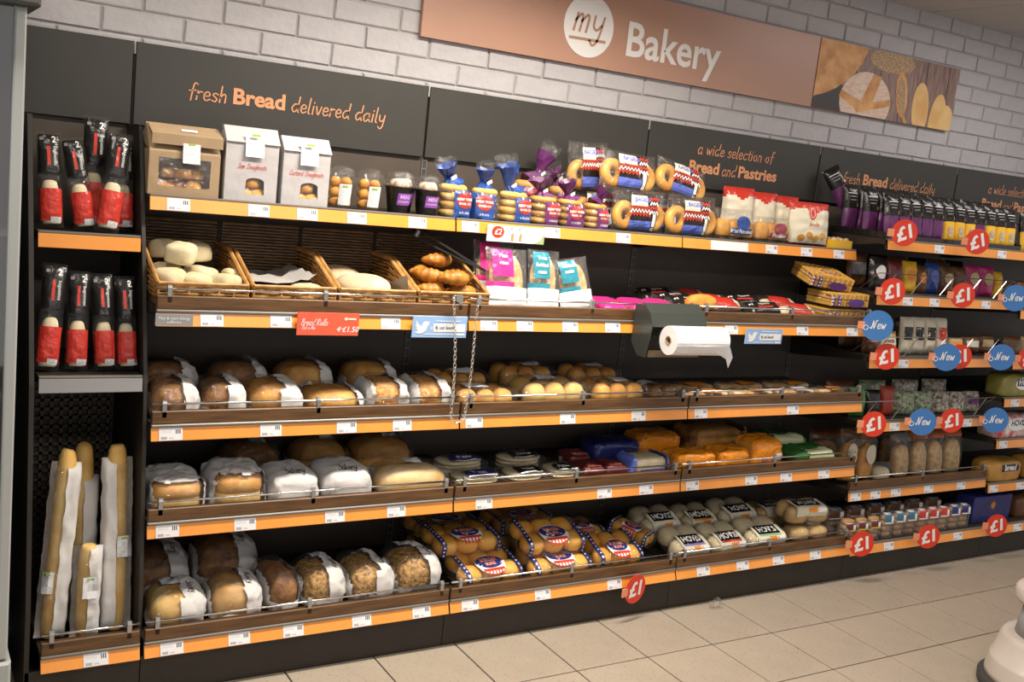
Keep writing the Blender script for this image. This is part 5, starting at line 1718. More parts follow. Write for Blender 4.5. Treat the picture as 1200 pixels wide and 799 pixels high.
for a in [(3.075, .085, .135, GREEN, None, 'green snack pack at the left end of lower wire shelf'), (3.175, .085, .12, BPRINT, None, 'black snack pack between the green and red ones'), (3.275, .075, .135, mat('brick_red_print', (.36, .05, .03), .4), None, 'brick red snack pack on the lower wire shelf'),
          (3.40, .12, .110, DOTG, None, 'green speckled snack pack, left one of the pair'), (3.53, .11, .105, DOTG, None, 'green speckled snack pack, right one of the pair'), (3.66, .11, .10, DOTC, None, 'cream speckled snack pack, first of three cream speckled packs'), (3.78, .11, .10, DOTC, None, 'cream speckled snack pack, second of three cream speckled packs'), (3.90, .10, .10, DOTC, PURPLE, 'cream speckled snack pack with purple label at the right end')]:
    pack('snack_pack', a[5], 'snack pack', a[0], Z4, a[1], a[2], a[3], -.38, .055, -8, 0, -8, a[4])
for k, x in enumerate((3.12, 3.34, 3.58, 3.80)):
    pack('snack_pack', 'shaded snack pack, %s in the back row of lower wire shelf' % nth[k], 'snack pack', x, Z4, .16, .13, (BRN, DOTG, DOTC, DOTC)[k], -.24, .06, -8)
Z5 = .4065
def loaf_bag(label, x, w, h, m, inner, lm=None, ry=0, y=-.375):
    return pack('bread_bag', label, 'bread', x, Z5, w, h, m, y, .085, -8, ry, -8, lm, None, (.02, .80), inner, True)
AMB = film('amber_film_print', tint=(.95, .62, .25), gloss=.12, rough=.1, milk=.05, bscale=60, bump=.8)
loaf_bag('amber bread bag with pale oval label, left one of the pair', 3.075, .095, .245, AMB, CRUST, mat('pale_oval', (.62, .55, .42), .5), 3)
loaf_bag('amber bread bag with pale oval label, right one and tipped right', 3.185, .10, .225, AMB, CRUST, MATS['pale_oval'], 9)
loaf_bag('clear bag holding a low loaf right of the amber bags', 3.315, .12, .085, FILMD, CREAM)
loaf_bag('tall clear loaf bag in the middle of the right tray', 3.45, .11, .215, FILMD, FLAT)
loaf_bag('clear loaf bag with orange red top, first of three', 3.58, .11, .225, mat('rust_print', (.42, .12, .04), .4), FLAT)
loaf_bag('clear loaf bag with orange red top, second of three', 3.70, .11, .225, MATS['rust_print'], FLAT)
loaf_bag('clear loaf bag with orange red top, last of three by the bay joint', 3.83, .125, .23, MATS['rust_print'], FLAT)
for k, x in enumerate((3.12, 3.36, 3.60, 3.82)):
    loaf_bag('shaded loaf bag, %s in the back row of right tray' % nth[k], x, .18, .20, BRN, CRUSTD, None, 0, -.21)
# bottom: small cake packs
Z6 = .1655
def cake_pack(label, x, m, w=.072, h=.125, y=-.455):
    root = thing('cake_pack', label, 'cakes', (x, y, Z6), (0, 0, R(-6)), 'small cake packs on the bottom right shelf')
    for k in range(4):
        part('cake_slice', xf(blob(w * .40, .022, .014, .5, .5, 14, 8), (0, 0, .002 + k * .026)), mat('ginger_cake', (.34, .17, .06), .6, col2=(.55, .33, .14), scale=40), root, smooth=True)
    b = blob(w * .49, .030, h * .52, .32, .32, 24, 14, .02, 25, nseed())
    part('film', b, FILMD, root, smooth=True)
    tr = bvh(b)
    lb = deco(root, tr, rectg(w * .78, h * .46, 4, 5), m, (0, 0, h * .74), off=.0015, name='printed_label')
    deco(lb, tr, rectg(w * .2, h * .28, 2, 3), WPRINT, (w * .24, 0, h * .72), off=.0023, name='picture_print')
    deco(lb, tr, rectg(w * .35, .006, 2, 1), WPRINT, (-w * .12, 0, h * .86), off=.0023, name='print_line')
    deco(lb, tr, rectg(w * .78, .006, 4, 1), YELLOW if m is MAROON else WPRINT, (0, 0, h * .54), off=.0023, name='print_line')
TE = mat('petrol_print', (.05, .17, .25), .4)
for k, (x, m, c) in enumerate([(3.045, MAROON, 'maroon'), (3.128, MAROON, 'maroon'), (3.212, MAROON, 'maroon'), (3.300, TE, 'petrol blue'), (3.385, TE, 'petrol blue'), (3.465, TE, 'petrol blue'), (3.545, RED, 'red'), (3.625, RED, 'red'), (3.705, RED, 'red'), (3.79, NAVY, 'navy'), (3.868, NAVY, 'navy')]):
    pos = ['left one', 'middle one', 'right one'][k % 3] if k < 9 else ['left one of the pair', 'right one of the pair'][k - 9]
    cake_pack('small clear cake pack with %s label, %s%s' % (c, pos, ' of three' if k < 9 else ''), x, m, h=(.105 if k < 3 else .13))
for k in range(6):
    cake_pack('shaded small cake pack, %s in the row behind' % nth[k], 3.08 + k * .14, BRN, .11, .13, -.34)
rb = thing('blue_box', 'large glossy blue box with a star burst on the bottom right shelf', 'box', (4.105, -.415, Z6), (0, 0, 0))
part('box_body', bbox(-.155, .155, -.05, .05, 0, .135, .004), NAVY, rb)
part('star_burst', ([(r0 * math.cos(2 * PI * k / 20), -.0512, .085 + r0 * math.sin(2 * PI * k / 20)) for k in range(20) for r0 in ((.028 if k % 2 else .012),)], [tuple(range(20))]), CRUST, rb)

# ---------------------------------------------------------------- bay 5
def big_loaf(label, x, z, w, h, m, panel, words, y=-.405, lab=WPRINT):
    s = nseed()
    root = thing('sliced_loaf', label, 'bread', (x, y, z))
    bag = blob(w * .5, .065, h * .53, .4, .4, 36, 18, .04, 18, s)
    part('wrap', bag, m, root, smooth=True)
    tr = bvh(bag)
    lb = deco(root, tr, ovalg(w * .6, h * .5, 20, 3), lab, (.02, 0, h * .52), off=.0016, name='label_shape')
    deco(lb, tr, rectg(w * .5, h * .3, 5, 3), panel, (.02, 0, h * .58), off=.0024, name='name_panel')
    deco(lb, tr, text(words, w * .15, .03), WPRINT if panel is BPRINT else BPRINT, (.02, 0, h * .58), off=.0032, name='lettering')
OLIVE = mat('olive_wrap', (.28, .25, .06), .35, var=.2, scale=14)
RW = mat('red_white_wrap', (.60, .05, .04), .4, col2=(.80, .78, .74), scale=26)
AM = mat('amber_green_wrap', (.40, .22, .04), .35, col2=(.62, .30, .08), scale=12)
big_loaf('sliced loaf in olive wrap with a black name panel at the right edge', 4.155, .8065, .27, .125, OLIVE, BPRINT, 'HOVIS')
big_loaf('sliced loaf in red and white wrap at the right edge', 4.155, .5965, .27, .130, RW, WPRINT, 'HOVIS')
big_loaf('loaf in amber and green wrap at the right edge, lowest of the three', 4.165, .3705, .28, .120, AM, BPRINT, 'bread', lab=AM)
for k, (x, z_) in enumerate(((4.45, .8065), (4.45, .5965), (4.47, .3705), (4.45, .1655))):
    big_loaf('wrapped loaf farthest right, %s' % ['topmost of the far column', 'second down in the far column', 'third down in the far column', 'lowest in the far column'][k], x, z_, .26, .125, (OLIVE, RW, AM, BRN)[k], BPRINT, 'HOVIS')
for k in range(6):
    treat_pouch('%s pouch with black top on the far right top shelf, %s there' % ('yellow' if k % 2 == 0 else 'purple', nth[k]), (4.06 + k * .085, -.41, 1.512), (R(-10), 0, R(-6)), YELLOW if k % 2 == 0 else PURPLE, window=k % 2 == 0, group='pouches on the far right top shelf')
for k in range(3):
    pack('snack_pack', 'dark snack pack on the far right second shelf, %s there' % nth[k], 'snack pack', 4.1 + k * .13, 1.242, .11, .13, (BRN, RED, BPRINT)[k], -.41, .05, -8)
for k in range(3):
    pack('snack_pack', 'snack pack on the far right third shelf, %s there' % nth[k], 'snack pack', 4.1 + k * .13, .997, .11, .10, (BRN, BEI, BRN)[k], -.41, .05, -8)

# ================================================================== promo discs and signs
def promo_disc(label, x, y, z, kind, ang, tilt=18, r=None):
    r = r or (.057 if kind == '£1' else .062)
    if ang < 0:
        y -= .018 + .024 * abs(math.sin(R(ang)))
        x -= .060
        z += .022
    root = thing('promo_disc', label, 'price disc' if kind == '£1' else 'promo disc', (x, y, z), (0, 0, R(ang)), 'round promotional discs clipped to the shelf edges')
    dsk = part('disc', disc(r, .0025, 36), REDD if kind == '£1' else BLUE, root)
    if kind == '£1':
        part('lettering', xf(text('£1', .078, .035, .12), (0.002, -.0022, -.002), (0, R(-tilt), 0)), WPRINT, dsk)
    else:
        g = script('New', .020, .20, .12, .85)
        part('lettering', xf((g[0], g[1]), (.004, -.0022, -.012), (0, R(-4), 0)), WPRINT, dsk)
        part('ring_mark', xf(tube([(.010 * math.cos(2 * PI * k / 14), 0, .010 * math.sin(2 * PI * k / 14)) for k in range(14)], .0018, 4, True), (-.048, -.003, -.012)), WPRINT, dsk)
    # clip tab reaching back to the price strip
    part('clip_tab', box(-r - .016, -r + .012, -.002, .004, -.020, .012), LPINK, root)
    part('clip_stem', tube([(-r + .002, .002, -.004), (-r - .002, .008, -.004)], .0022, 5), LG, root)
promo_disc('red £1 disc hanging lowest in front of the burger bun shelf edge', 1.780, -.558, .134, '£1', 12, 4)
promo_disc('red £1 disc on bottom shelf edge where the right bays begin', 3.062, -.555, .176, '£1', -22)
promo_disc('red £1 disc on bottom right shelf edge below the red labelled cake packs', 3.520, -.555, .166, '£1', -22)
promo_disc('red £1 disc on bottom right shelf edge in front of the blue box', 4.035, -.555, .172, '£1', -22)
promo_disc('red £1 disc below the purple pouches on the pouch shelf edge', 3.075, -.492, 1.530, '£1', -26, 24)
promo_disc('red £1 disc below the yellow pouches on the pouch shelf edge', 3.575, -.492, 1.522, '£1', -26, 24)
promo_disc('red £1 disc at the left end of the upper wire front', 3.070, -.485, 1.280, '£1', -26)
promo_disc('red £1 disc in the middle of the upper wire front', 3.552, -.485, 1.278, '£1', -26)
promo_disc('blue New disc at the right end of the upper wire front', 3.935, -.490, 1.278, 'New', -34)
promo_disc('blue New disc at the end of the shelf by the waffles', 3.000, -.492, 1.132, 'New', -34, r=.066)
promo_disc('red £1 disc at the left end of the middle wire front', 3.085, -.500, 1.000, '£1', -26)
promo_disc('blue New disc on the middle wire front overlapping a red disc', 3.472, -.512, 1.000, 'New', -34)
promo_disc('red £1 disc half covered by a blue disc on the middle wire front', 3.598, -.493, .998, '£1', -26)
promo_disc('blue New disc at the right end of the middle wire front', 3.890, -.505, .998, 'New', -34)
promo_disc('red £1 disc at the right picture edge beside a blue disc', 4.080, -.53, .996, '£1', -26)
promo_disc('red £1 disc at the left end of the lower wire front', 3.082, -.495, .700, '£1', -26)
promo_disc('blue New disc in the middle of the lower wire front', 3.400, -.50, .700, 'New', -34)
promo_disc('red £1 disc between two blue discs on the lower wire front', 3.622, -.495, .697, '£1', -26)
promo_disc('blue New disc at the right end of the lower wire front', 3.945, -.50, .690, 'New', -34)

def card(label, x0, x1, z0, z1, y, m, cat='sign'):
    root = thing('shelf_sign', label, cat, ((x0 + x1) / 2, y, (z0 + z1) / 2))
    c = part('card', bbox(-(x1 - x0) / 2, (x1 - x0) / 2, -.0015, .0015, -(z1 - z0) / 2, (z1 - z0) / 2, .0004), m, root)
    return root, c
BRS = mat('bread_rolls_card', (.78, .12, .06), .45)
r1, c1 = card('red shelf sign reading Bread Rolls hanging under the baskets', .408, .606, 1.077, 1.147, -.4715, BRS)
def put(g, m, par, x, z, name='lettering', sc=1.0, y=-.0024):
    return part(name, xf((g[0], g[1]), (x, y, z), sc=(sc, 1, sc)), m, par)
def wput(s, xh, wd, m, par, x, z):
    for q in s.split(' '):
        g = script(q, xh, wd, .28, .82, False)
        put(g, m, par, x, z)
        x += g[2] + xh * .5
wput('Bread Rolls', .0105, .17, WPRINT, c1, -.088, -.004)
wput('Pick n Mix', .0062, .17, WPRINT, c1, -.085, -.017)
put(text('4', .024, .01, .2), WPRINT, c1, .032, -.016)
put(text('for', .009, .0, .2), WPRINT, c1, .046, -.013)
put(text('£1.50', .024, .01, .2), WPRINT, c1, .072, -.016)
put(ovalg(.012, .010, 14, 1), CREAMP, c1, .056, .017, 'logo_mark')
put(rectg(.026, .006), CREAMP, c1, .076, .017, 'logo_mark')
def bird():
    pts = [(-.5, .42), (-.30, .12), (-.05, .0), (.02, .22), (.20, .36), (.36, .30), (.55, .36), (.44, .20), (.50, .10), (.38, .02), (.28, -.28), (.0, -.48), (-.30, -.50), (-.55, -.40), (-.30, -.32), (-.48, -.14), (-.38, -.14), (-.54, .10), (-.44, .10)]
    return [(a, 0.0, b) for a, b in pts], [tuple(range(len(pts)))]
SKY = mat('sky_blue_card', (.30, .48, .78), .45)
for (x0, x1, z0, z1, lb) in [(.790, .988, 1.074, 1.143, 'pale blue shelf sign with a white bird under the croissants'), (2.240, 2.440, 1.062, 1.122, 'pale blue shelf sign with a white bird right of the bag roll')]:
    r2, c2 = card(lb, x0, x1, z0, z1, -.4715, SKY)
    put(bird(), WPRINT, c2, -.064, .002, 'bird_logo', .048)
    wb = put(rectg(.116, .026), WPRINT, c2, .034, -.002, 'white_panel')
    x = -.018
    for q in ('My', 'Local', 'favourite'):
        g = script(q, .0068, .14, .2, .60, False)
        part('lettering', xf((g[0], g[1]), (x, -.0032, -.0065)), BPRINT, wb)
        x += g[2] + .004
    put(text('@', .012), WPRINT, c2, -.031, -.003)
    put(rectg(.09, .0028), WPRINT, c2, .03, .020, 'print_line')
    put(rectg(.11, .0025), WPRINT, c2, .0, -.0235, 'print_line')
    put(rectg(.028, .006), WPRINT, c2, .078, -.0235, 'logo_mark')
r3, c3 = card('grey ticket about nut and seed allergy on the strip under the first basket', -.0, .104, 1.098, 1.131, -.4615, GREYP, 'ticket')
put(text('Nut & seed allergy', .0115, .0), WPRINT, c3, 0, .005)
put(text('sufferers', .0115, .0), WPRINT, c3, 0, -.006)
r4, c4 = card('white and green offer card with a red circle on the top shelf edge', 1.118, 1.352, 1.384, 1.441, -.3155, WPRINT)
put(([(.117, 0, -.0285), (.117, 0, .0285)] + [(.06 + .055 * math.sin(R(t)), 0, -.0285 + .05 * (1 - math.cos(R(t)))) for t in range(80, -1, -10)], [tuple(range(11))]), mat('sage_green', (.38, .46, .24), .5), c4, 0, 0, 'green_corner', y=-.002)
oc = put(ovalg(.050, .042, 22, 1), REDD, c4, -.075, .005, 'red_circle', y=-.002)
part('lettering', xf(text('£2', .028, .02, .15), (-.075, -.003, .005)), WPRINT, oc)
for x in (-.015, .018):
    put(([(-.006, 0, -.02), (.006, 0, -.02), (.006, 0, .0), (.002, 0, .01), (-.002, 0, .01), (-.006, 0, .0)], [(0, 1, 2, 3, 4, 5)]), LPINK, c4, x, -.004, 'bottle_picture', y=-.002)
    put(rectg(.008, .006), GREYP, c4, x - .006, .018, 'print_line', y=-.002)

# ================================================================== bag roll holder, chain
hold = thing('bag_roll_holder', 'dark plastic hood holding a roll of white bags', 'bag dispenser', (1.812, -.512, 1.10))
HD = mat('smoked_plastic', (.045, .05, .045), .22)
hood = [(.042, .106), (-.005, .118), (-.045, .088), (-.062, .056), (-.064, .040), (-.058, .040), (-.056, .054), (-.040, .082), (-.004, .110), (.042, .098)]
part('hood', prism(hood, 'x', -.130, .120), HD, hold)
side = [(.042, .106), (-.005, .118), (-.045, .088), (-.062, .056), (-.064, .03), (-.045, -.075), (.0, -.075), (.042, -.03)]
part('side_plate', prism(side, 'x', -.134, -.130), HD, hold)
part('side_plate', prism(side, 'x', .120, .124), HD, hold)
part('rear_plate', box(-.130, .120, .026, .030, -.03, .10), HD, hold)
part('lower_bar', box(-.120, .120, -.044, -.02, -.074, -.050), mat('amber_smoked_bar', (.12, .085, .045), .4), hold)
roll = thing('bag_roll', 'white roll of thin plastic bags with its loose end hanging down', 'bag roll', (1.838, -.632, 1.102), (0, 0, R(-2)))
RW_ = mat('white_bag_plastic', (.84, .84, .86), .35, var=.03, scale=30, bump=.15, bscale=40)
L_ = .120
ring = lambda r, x: [(x, r * math.cos(2 * PI * k / 28), r * math.sin(2 * PI * k / 28)) for k in range(28)]
V = ring(.052, -L_) + ring(.052, L_) + ring(.016, -L_) + ring(.016, L_)
F = []
for k in range(28):
    l = (k + 1) % 28
    F += [(k, l, 28 + l, 28 + k), (k, 56 + k, 56 + l, l), (28 + k, 28 + l, 84 + l, 84 + k)]
part('bag_film', (V, F), RW_, roll)
V = ring(.0162, -L_ - .002) + ring(.0162, L_ + .002) + ring(.013, -L_ - .002) + ring(.013, L_ + .002)
F = []
for k in range(28):
    l = (k + 1) % 28
    F += [(k, l, 28 + l, 28 + k), (56 + k, 84 + k, 84 + l, 56 + l), (k, 56 + k, 56 + l, l), (28 + k, 28 + l, 84 + l, 84 + k)]
part('card_core', (V, F), KRAFT, roll)
V, F = [], []
n = 16
for i in range(n + 1):
    t = i / n
    x = -L_ + 2 * L_ * t
    drop = -.018 + .012 * math.sin(t * 9) + (.055 if i >= n - 2 else 0) * (1 if i == n - 1 else .35)
    for j in range(4):
        q = j / 3
        V.append((x + (.03 * q if i >= n - 2 else 0), -.0535 + .012 * q, -.01 - q * (.035 + drop)))
for i in range(n):
    for j in range(3):
        F.append((i * 4 + j, i * 4 + j + 1, i * 4 + j + 5, i * 4 + j + 4))
part('loose_end', (V, F), RW_, roll, smooth=True)

chn = thing('hanging_chain', 'thin metal chain looping down from the croissant shelf rail', 'chain', (.975, -.488, .80))
pts = []
N = 30
for i in range(N):
    t = i / (N - 1)
    pts.append(Vector((-.055 + .034 * t + .010 * math.sin(t * PI), 0, .40 * (1 - t) + .012)))
for i in range(7):
    a = PI + PI * (i + 1) / 8
    pts.append(Vector((.0045 + .0255 * math.cos(a), 0, .012 + .018 * math.sin(a))))
for i in range(N):
    t = i / (N - 1)
    pts.append(Vector((.030 + .012 * t + .004 * math.sin(t * 5), 0, .012 + .40 * t)))
gl_ = []
for i in range(len(pts) - 1):
    a, b = pts[i], pts[i + 1]
    d_ = (b - a)
    t = d_.normalized()
    s_ = Vector((0, 1, 0)) if i % 2 else t.cross(Vector((0, 1, 0))).normalized()
    c_ = (a + b) / 2
    loop = [c_ + t * (.0092 * math.cos(2 * PI * k / 8)) + s_ * (.0048 * math.sin(2 * PI * k / 8)) for k in range(8)]
    gl_.append(tube(loop, .0013, 4, True))
part('chain_links', join(*gl_), mat('bright_chain_steel', (.8, .76, .68), .25, metal=.9), chn, kind='stuff')
part('clip_button', disc(.013, .008, 18), STEEL, chn, (-.030, .008, .405))
part('hook', tube([(-.055, .0, .405), (-.048, .006, .415), (-.030, .006, .410)], .002, 6), STEEL, chn)

# ================================================================== step stool, floor litter, fridge at the left
st = thing('step_stool', 'pale plastic round step stool with dark rubber base ring', 'stool', (2.905, -1.520, 0))
STO = mat('pale_stool_plastic', (.56, .50, .45), .4, var=.04, scale=10)
part('base_ring', lathe([(.205, 0), (.222, .004), (.224, .030), (.212, .040), (.206, .040)], 48), mat('dark_rubber', (.05, .05, .048), .6), st, smooth=True)
part('lower_body', lathe([(.205, .040), (.203, .060), (.196, .105), (.195, .112), (.188, .116), (.172, .190), (.163, .205), (.150, .208), (.02, .208)], 48), STO, st, smooth=True)
part('column', lathe([(.128, .208), (.112, .330), (.02, .330)], 40), mat('grey_stool_column', (.36, .37, .38), .4), st, smooth=True)
part('top_step', lathe([(.118, .330), (.145, .332), (.150, .345), (.150, .372), (.140, .384), (.02, .385)], 48), STO, st, smooth=True)
bd = lathe([(.176, .15), (.17, .19)], 48)
part('warning_sticker', ([(.1905 * math.cos(a), .1905 * math.sin(a), zz) if zz < .14 else (.184 * math.cos(a), .184 * math.sin(a), zz) for zz in (.128, .150) for a in [R(222 + 4 * k) for k in range(6)]], [(k, k + 1, k + 7, k + 6) for k in range(5)]), YELLOW, st)

sh_ = blob(.030, .022, .022, 1, 1, 14, 9, .9, 60, 8)
tag(part('plastic_scrap', sh_, FILMW, None, (2.215, -.556, .001), smooth=False), 'scrap of clear crumpled plastic on the floor by the kick plate', 'litter')

fr = thing('glass_fridge', 'grey framed glass fridge cut off by the left picture edge', 'fridge', (-.74, -.40, 0))
FRM = mat('pale_fridge_frame', (.40, .42, .41), .35)
FRD = mat('dark_fridge_trim', (.07, .075, .075), .4)
part('door_stile', bbox(.337, .362, -.352, -.32, .30, 1.872, .004), FRM, fr)
part('door_stile', bbox(-.362, -.337, -.352, -.32, .30, 1.872, .004), FRM, fr)
part('door_rail', bbox(-.337, .337, -.35, -.32, .30, .36, .004), FRM, fr)
part('door_glass', box(-.337, .337, -.338, -.334, .36, 1.872), film('fridge_glass', gloss=.2, rough=.03, milk=.02, bump=0), fr)
part('canopy', bbox(-.375, .385, -.40, .38, 1.873, 2.06, .006), FRD, fr)
part('side_wall', box(.345, .365, -.318, .38, .30, 1.872), FRD, fr)
part('side_wall', box(-.365, -.345, -.318, .38, .30, 1.872), FRD, fr)
part('rear_wall', box(-.345, .345, .36, .38, .30, 1.872), FRD, fr)
part('plinth', bbox(-.375, .370, -.36, .38, 0, .295, .006), mat('scuffed_plinth', (.36, .38, .36), .5, var=.15, scale=8), fr)
part('bumper', tube([(-.37, -.374, .22), (.370, -.374, .22)], .012, 8), mat('white_bumper', (.62, .60, .62), .4), fr)
for zz in (.55, .95, 1.35):
    part('wire_shelf', box(-.340, .340, -.315, .355, zz, zz + .012), FRD, fr)
STR = mat('blue_striped_pack', (.08, .12, .25), .4, col2=(.65, .68, .72), scale=18, stretch=(.2, .2, 2))
for k, zz in enumerate((.563, .963, 1.363)):
    lb = ['blue striped pack on the lowest fridge shelf', 'pale pack on the middle fridge shelf', 'dark pack on the upper fridge shelf'][k]
    r_ = thing('chilled_pack', lb, 'food pack', (-.475, -.60, zz + .001))
    part('pack_body', blob(.07, .05, .10, .4, .4, 24, 14, .04, 12, k), (STR, mat('pale_pack', (.5, .5, .5), .5, var=.3, scale=20), BRN)[k], r_, smooth=True)
    part('label', rectg(.08, .05), WPRINT, r_, (0, -.056, .1))

# ================================================================== settle products on their shelves
def settle():
    bpy.context.view_layer.update()
    fronts = {}
    lim = [(1.450, .301 - .006, -.3, 3.02), (1.145, .451 - .017, -.3, 3.02), (.8144, .4636 - .017, 0, 3.02), (.5282, .4796 - .017, 0, 3.02), (.181, .5216 - .017, -.31, 3.02),
           (1.326, .297 - .004, -.31, 0), (.940, .412 - .004, -.31, 0),
           (1.5195, .455 - .018, 3.02, 3.99), (1.284, .445 - .014, 3.02, 3.99), (1.007, .462 - .014, 3.02, 3.99), (.715, .456 - .014, 3.02, 3.99), (.404, .468 - .017, 3.02, 3.99), (.162, .52 - .004, 3.02, 5)]
    skip = ('shelving_bay', 'wall_sign', 'promo_disc', 'shelf_sign', 'bag_roll', 'hanging_chain', 'step_stool', 'glass_fridge', 'plastic_scrap', 'chilled_pack', 'floor', 'wall', 'ceiling', 'camera', 'wicker', 'tongs', 'croissant', 'bread_roll', 'round_loaf', 'paper_sheet', 'pouch_tray')
    for o in list(COL.objects):
        if o.parent or o.type not in ('EMPTY', 'MESH') or o.name.startswith(skip):
            continue
        lo, hi = Vector((9, 9, 9)), Vector((-9, -9, -9))
        st_ = [o]
        while st_:
            c = st_.pop()
            st_ += list(c.children)
            if c.type == 'MESH':
                M = c.matrix_world
                for v in c.data.vertices:
                    p = M @ v.co
                    for q in range(3):
                        lo[q] = min(lo[q], p[q]); hi[q] = max(hi[q], p[q])
        x = (lo.x + hi.x) / 2
        best = None
        for zt, d, xa, xb in lim:
            if xa <= x < xb and zt - .03 < o.location.z and (best is None or zt > best[0]):
                best = (zt, d)
        if not best:
            continue
        zt, d = best
        if lo.z < zt + .0008:
            o.location.z += zt + .0008 - lo.z
        elif abs(o.location.z - zt) < .006 and lo.z > zt + .0012:
            o.location.z -= lo.z - zt - .0008
        if lo.y < -d:
            o.location.y += -d - lo.y
        if hi.y > -.004 and lo.y - (hi.y + .004) > -d:
            o.location.y -= hi.y + .004
settle()
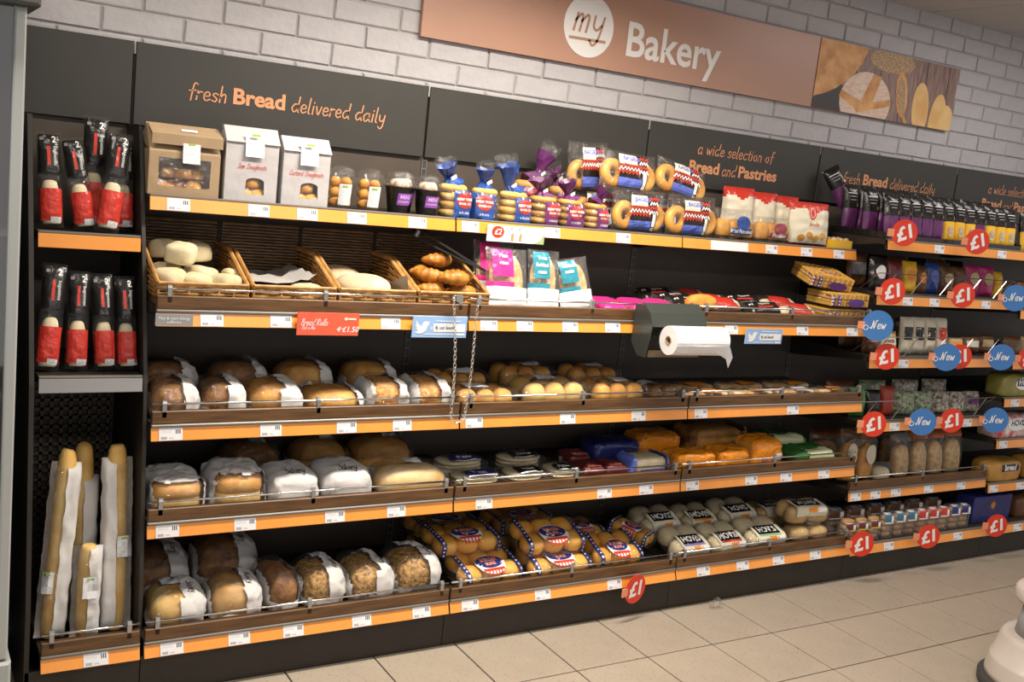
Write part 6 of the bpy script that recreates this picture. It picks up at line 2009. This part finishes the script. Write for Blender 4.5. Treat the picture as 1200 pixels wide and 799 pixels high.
# small nudges that keep crowded packs from running into each other: name: (dx, dy, dz, width factor)
NUDGE = {
    'dome_lid_cup': (-0.0008, 0, 0, 0.985),
    'dome_lid_cup.001': (0.0008, 0, 0, 0.985),
    'bagel_bag.004': (-0.0008, 0, 0, 0.985),
    'bagel_bag.005': (-0.0052, 0, 0, 0.927),
    'bagel_bag.006': (-0.006, 0, 0, 0.941),
    'bagel_bag.007': (-0.0015, 0, 0, 0.873),
    'bagels_pack': (0.0057, 0, 0, 0.927),
    'bagels_pack.001': (0.0003, 0, 0, 0.985),
    'bagels_pack.002': (0, -0.012, 0, 1),
    'bagels_pack.004': (0.0075, 0.012, 0.03, 0.927),
    'brioche_bag': (-0.0009, 0, 0, 0.985),
    'cake_tray': (0.0009, 0, 0, 0.985),
    'bread_roll': (0.0045, 0.003, 0, 0.86),
    'bread_roll.001': (-0.0075, -0.0042, 0, 0.927),
    'bread_roll.002': (0.0001, 0, 0, 0.86),
    'bread_roll.003': (0.0074, -0.003, 0, 0.927),
    'bread_roll.004': (0, 0.0042, 0, 1),
    'bread_roll.005': (-0.0045, 0, 0, 0.956),
    'bread_roll.006': (0, 0, 0.006, 1),
    'bread_roll.007': (0.0014, 0, 0, 0.985),
    'bread_roll.008': (-0.0014, 0, 0, 0.985),
    'paper_sheet': (0, 0, 0.024, 1),
    'round_loaf': (-0.0075, 0, 0, 0.927),
    'paper_sheet.001': (0.0281, 0, 0, 0.86),
    'croissant': (-0.0023, 0, 0, 0.97),
    'croissant.001': (-0.0015, -0.015, 0, 0.985),
    'croissant.002': (0, -0.0085, 0, 1),
    'croissant.003': (0.0023, 0, 0, 0.97),
    'croissant.004': (0, 0.018, 0, 1),
    'croissant.005': (0, 0, 0.006, 1),
    'croissant.006': (0.0015, 0.0055, 0, 0.985),
    'croissant.007': (-0.0015, 0, 0, 0.985),
    'croissant.008': (0.0015, 0, 0, 0.985),
    'tongs': (0, 0, 0.024, 1),
    'flat_bread_bag.002': (-0.003, 0, 0, 0.97),
    'flat_bread_bag.003': (0.003, 0, 0, 0.97),
    'flat_bread_pack.001': (-0.0015, 0, 0, 0.985),
    'flat_bread_pack.002': (-0.009, 0, 0, 0.886),
    'baguette_pack': (0.0015, 0.0181, 0, 0.927),
    'baguette_pack.001': (-0.0015, 0, 0, 0.9),
    'baguette_pack.002': (0.003, 0, 0, 0.97),
    'baguette_pack.003': (0.006, 0, 0, 0.941),
    'bread_roll.010': (0.0015, -0.0061, 0.024, 0.985),
    'waffle_pack.002': (0, 0, 0.0026, 1),
    'wrapped_loaf': (-0.0071, 0, 0, 0.927),
    'wrapped_loaf.001': (0.0029, 0, 0, 0.886),
    'wrapped_loaf.002': (0.0016, -0.003, 0, 0.927),
    'wrapped_loaf.003': (-0.0019, 0, 0, 0.927),
    'wrapped_loaf.004': (0, 0, 0, 0.913),
    'wrapped_loaf.005': (0.0045, 0, 0, 0.956),
    'wrapped_loaf.007': (0, 0.003, 0, 1),
    'roll_pack.002': (-0.003, 0, 0, 0.97),
    'roll_pack.003': (-0.0015, 0, 0, 0.927),
    'roll_pack.004': (0.0045, 0, 0, 0.956),
    'crumpet_pack': (-0.0059, 0, 0, 0.941),
    'crumpet_pack.001': (-0.0016, 0, 0, 0.873),
    'crumpet_pack.002': (0.0045, 0, 0, 0.9),
    'crumpet_pack.003': (0.003, 0, 0, 0.97),
    'wrapped_loaf.011': (-0.0013, 0, 0, 0.985),
    'paper_wrapped_loaf': (0.0004, 0, 0, 0.97),
    'paper_wrapped_loaf.001': (0.0009, 0, 0, 0.985),
    'pitta_pack': (-0.0039, 0, 0, 0.956),
    'pitta_pack.001': (-0.0036, 0, 0, 0.886),
    'pitta_pack.002': (0.0017, 0, 0, 0.873),
    'muffin_pack': (0.0058, 0, 0, 0.941),
    'muffin_pack.001': (-0.0008, 0, 0, 0.985),
    'sliced_loaf': (0.0008, 0, 0, 0.985),
    'sliced_loaf.001': (-0.0045, 0, 0, 0.956),
    'sliced_loaf.006': (0.0045, 0, 0, 0.956),
    'wrapped_loaf.016': (-0.0116, 0, 0, 0.886),
    'wrapped_loaf.017': (0.0045, 0, 0, 0.86),
    'wrapped_loaf.018': (0.0059, 0, 0, 0.913),
    'wrapped_loaf.019': (-0.0003, 0, 0, 0.97),
    'wrapped_loaf.020': (0.0015, 0, 0, 0.985),
    'burger_bun_pack': (-0.003, 0, 0, 0.97),
    'burger_bun_pack.001': (0, -0.021, 0.03, 1),
    'burger_bun_pack.002': (0.0015, 0, 0, 0.985),
    'burger_bun_pack.003': (0.0015, 0, 0.024, 0.985),
    'burger_bun_pack.004': (-0.0045, 0, 0, 0.956),
    'burger_bun_pack.005': (0.0097, 0, 0, 0.86),
    'burger_bun_pack.007': (0, 0.021, 0, 1),
    'burger_bun_pack.010': (-0.0135, 0, 0, 0.873),
    'roll_pack.007': (0.0083, -0.003, 0, 0.9),
    'roll_pack.008': (0, -0.003, 0, 1),
    'roll_pack.009': (0, -0.006, 0, 1),
    'roll_pack.010': (0, 0.003, 0, 1),
    'roll_pack.011': (-0.0025, 0.003, 0, 0.97),
    'roll_pack.012': (0.0025, 0.006, 0, 0.97),
    'baguette_pack.005': (-0.0075, 0, 0, 0.927),
    'baguette_pack.006': (0, 0, 0, 0.86),
    'baguette_pack.008': (0.0075, -0.006, 0, 0.927),
    'baguette_pack.009': (0, 0.006, 0, 1),
    'baguette_pack.010': (-0.012, 0, 0, 0.886),
    'baguette_pack.011': (-0.0014, 0, 0, 0.86),
    'baguette_pack.012': (0.0089, 0, 0, 0.86),
    'baguette_pack.013': (0.0045, 0, 0, 0.956),
    'wrapped_baguette': (-0.0105, 0, 0, 0.9),
    'wrapped_baguette.002': (0.0045, 0, 0, 0.86),
    'wrapped_baguette.003': (0.006, 0, 0, 0.941),
    'treat_pouch.001': (-0.003, 0, 0, 0.97),
    'treat_pouch.002': (0.003, 0, 0, 0.97),
    'treat_pouch.003': (-0.0015, 0, 0, 0.985),
    'treat_pouch.004': (-0.0015, 0, 0, 0.956),
    'treat_pouch.005': (0.003, 0, 0, 0.97),
    'treat_pouch.006': (-0.003, 0, 0, 0.97),
    'treat_pouch.007': (0.0017, 0, 0, 0.956),
    'treat_pouch.008': (0.0013, 0, 0, 0.985),
    'treat_pouch.009': (-0.003, 0, 0, 0.97),
    'treat_pouch.010': (0.003, 0, 0, 0.97),
    'treat_pouch.017': (-0.0015, 0, 0, 0.985),
    'treat_pouch.018': (0.0015, 0, 0, 0.985),
    'treat_pouch.021': (-0.0015, 0, 0, 0.985),
    'treat_pouch.022': (0.0015, 0, 0, 0.985),
}
for n_, (dx, dy, dz, sx) in NUDGE.items():
    o = bpy.data.objects.get(n_)
    if o:
        o.location.x += dx
        o.location.y += dy
        o.location.z += dz
        o.scale.x *= sx
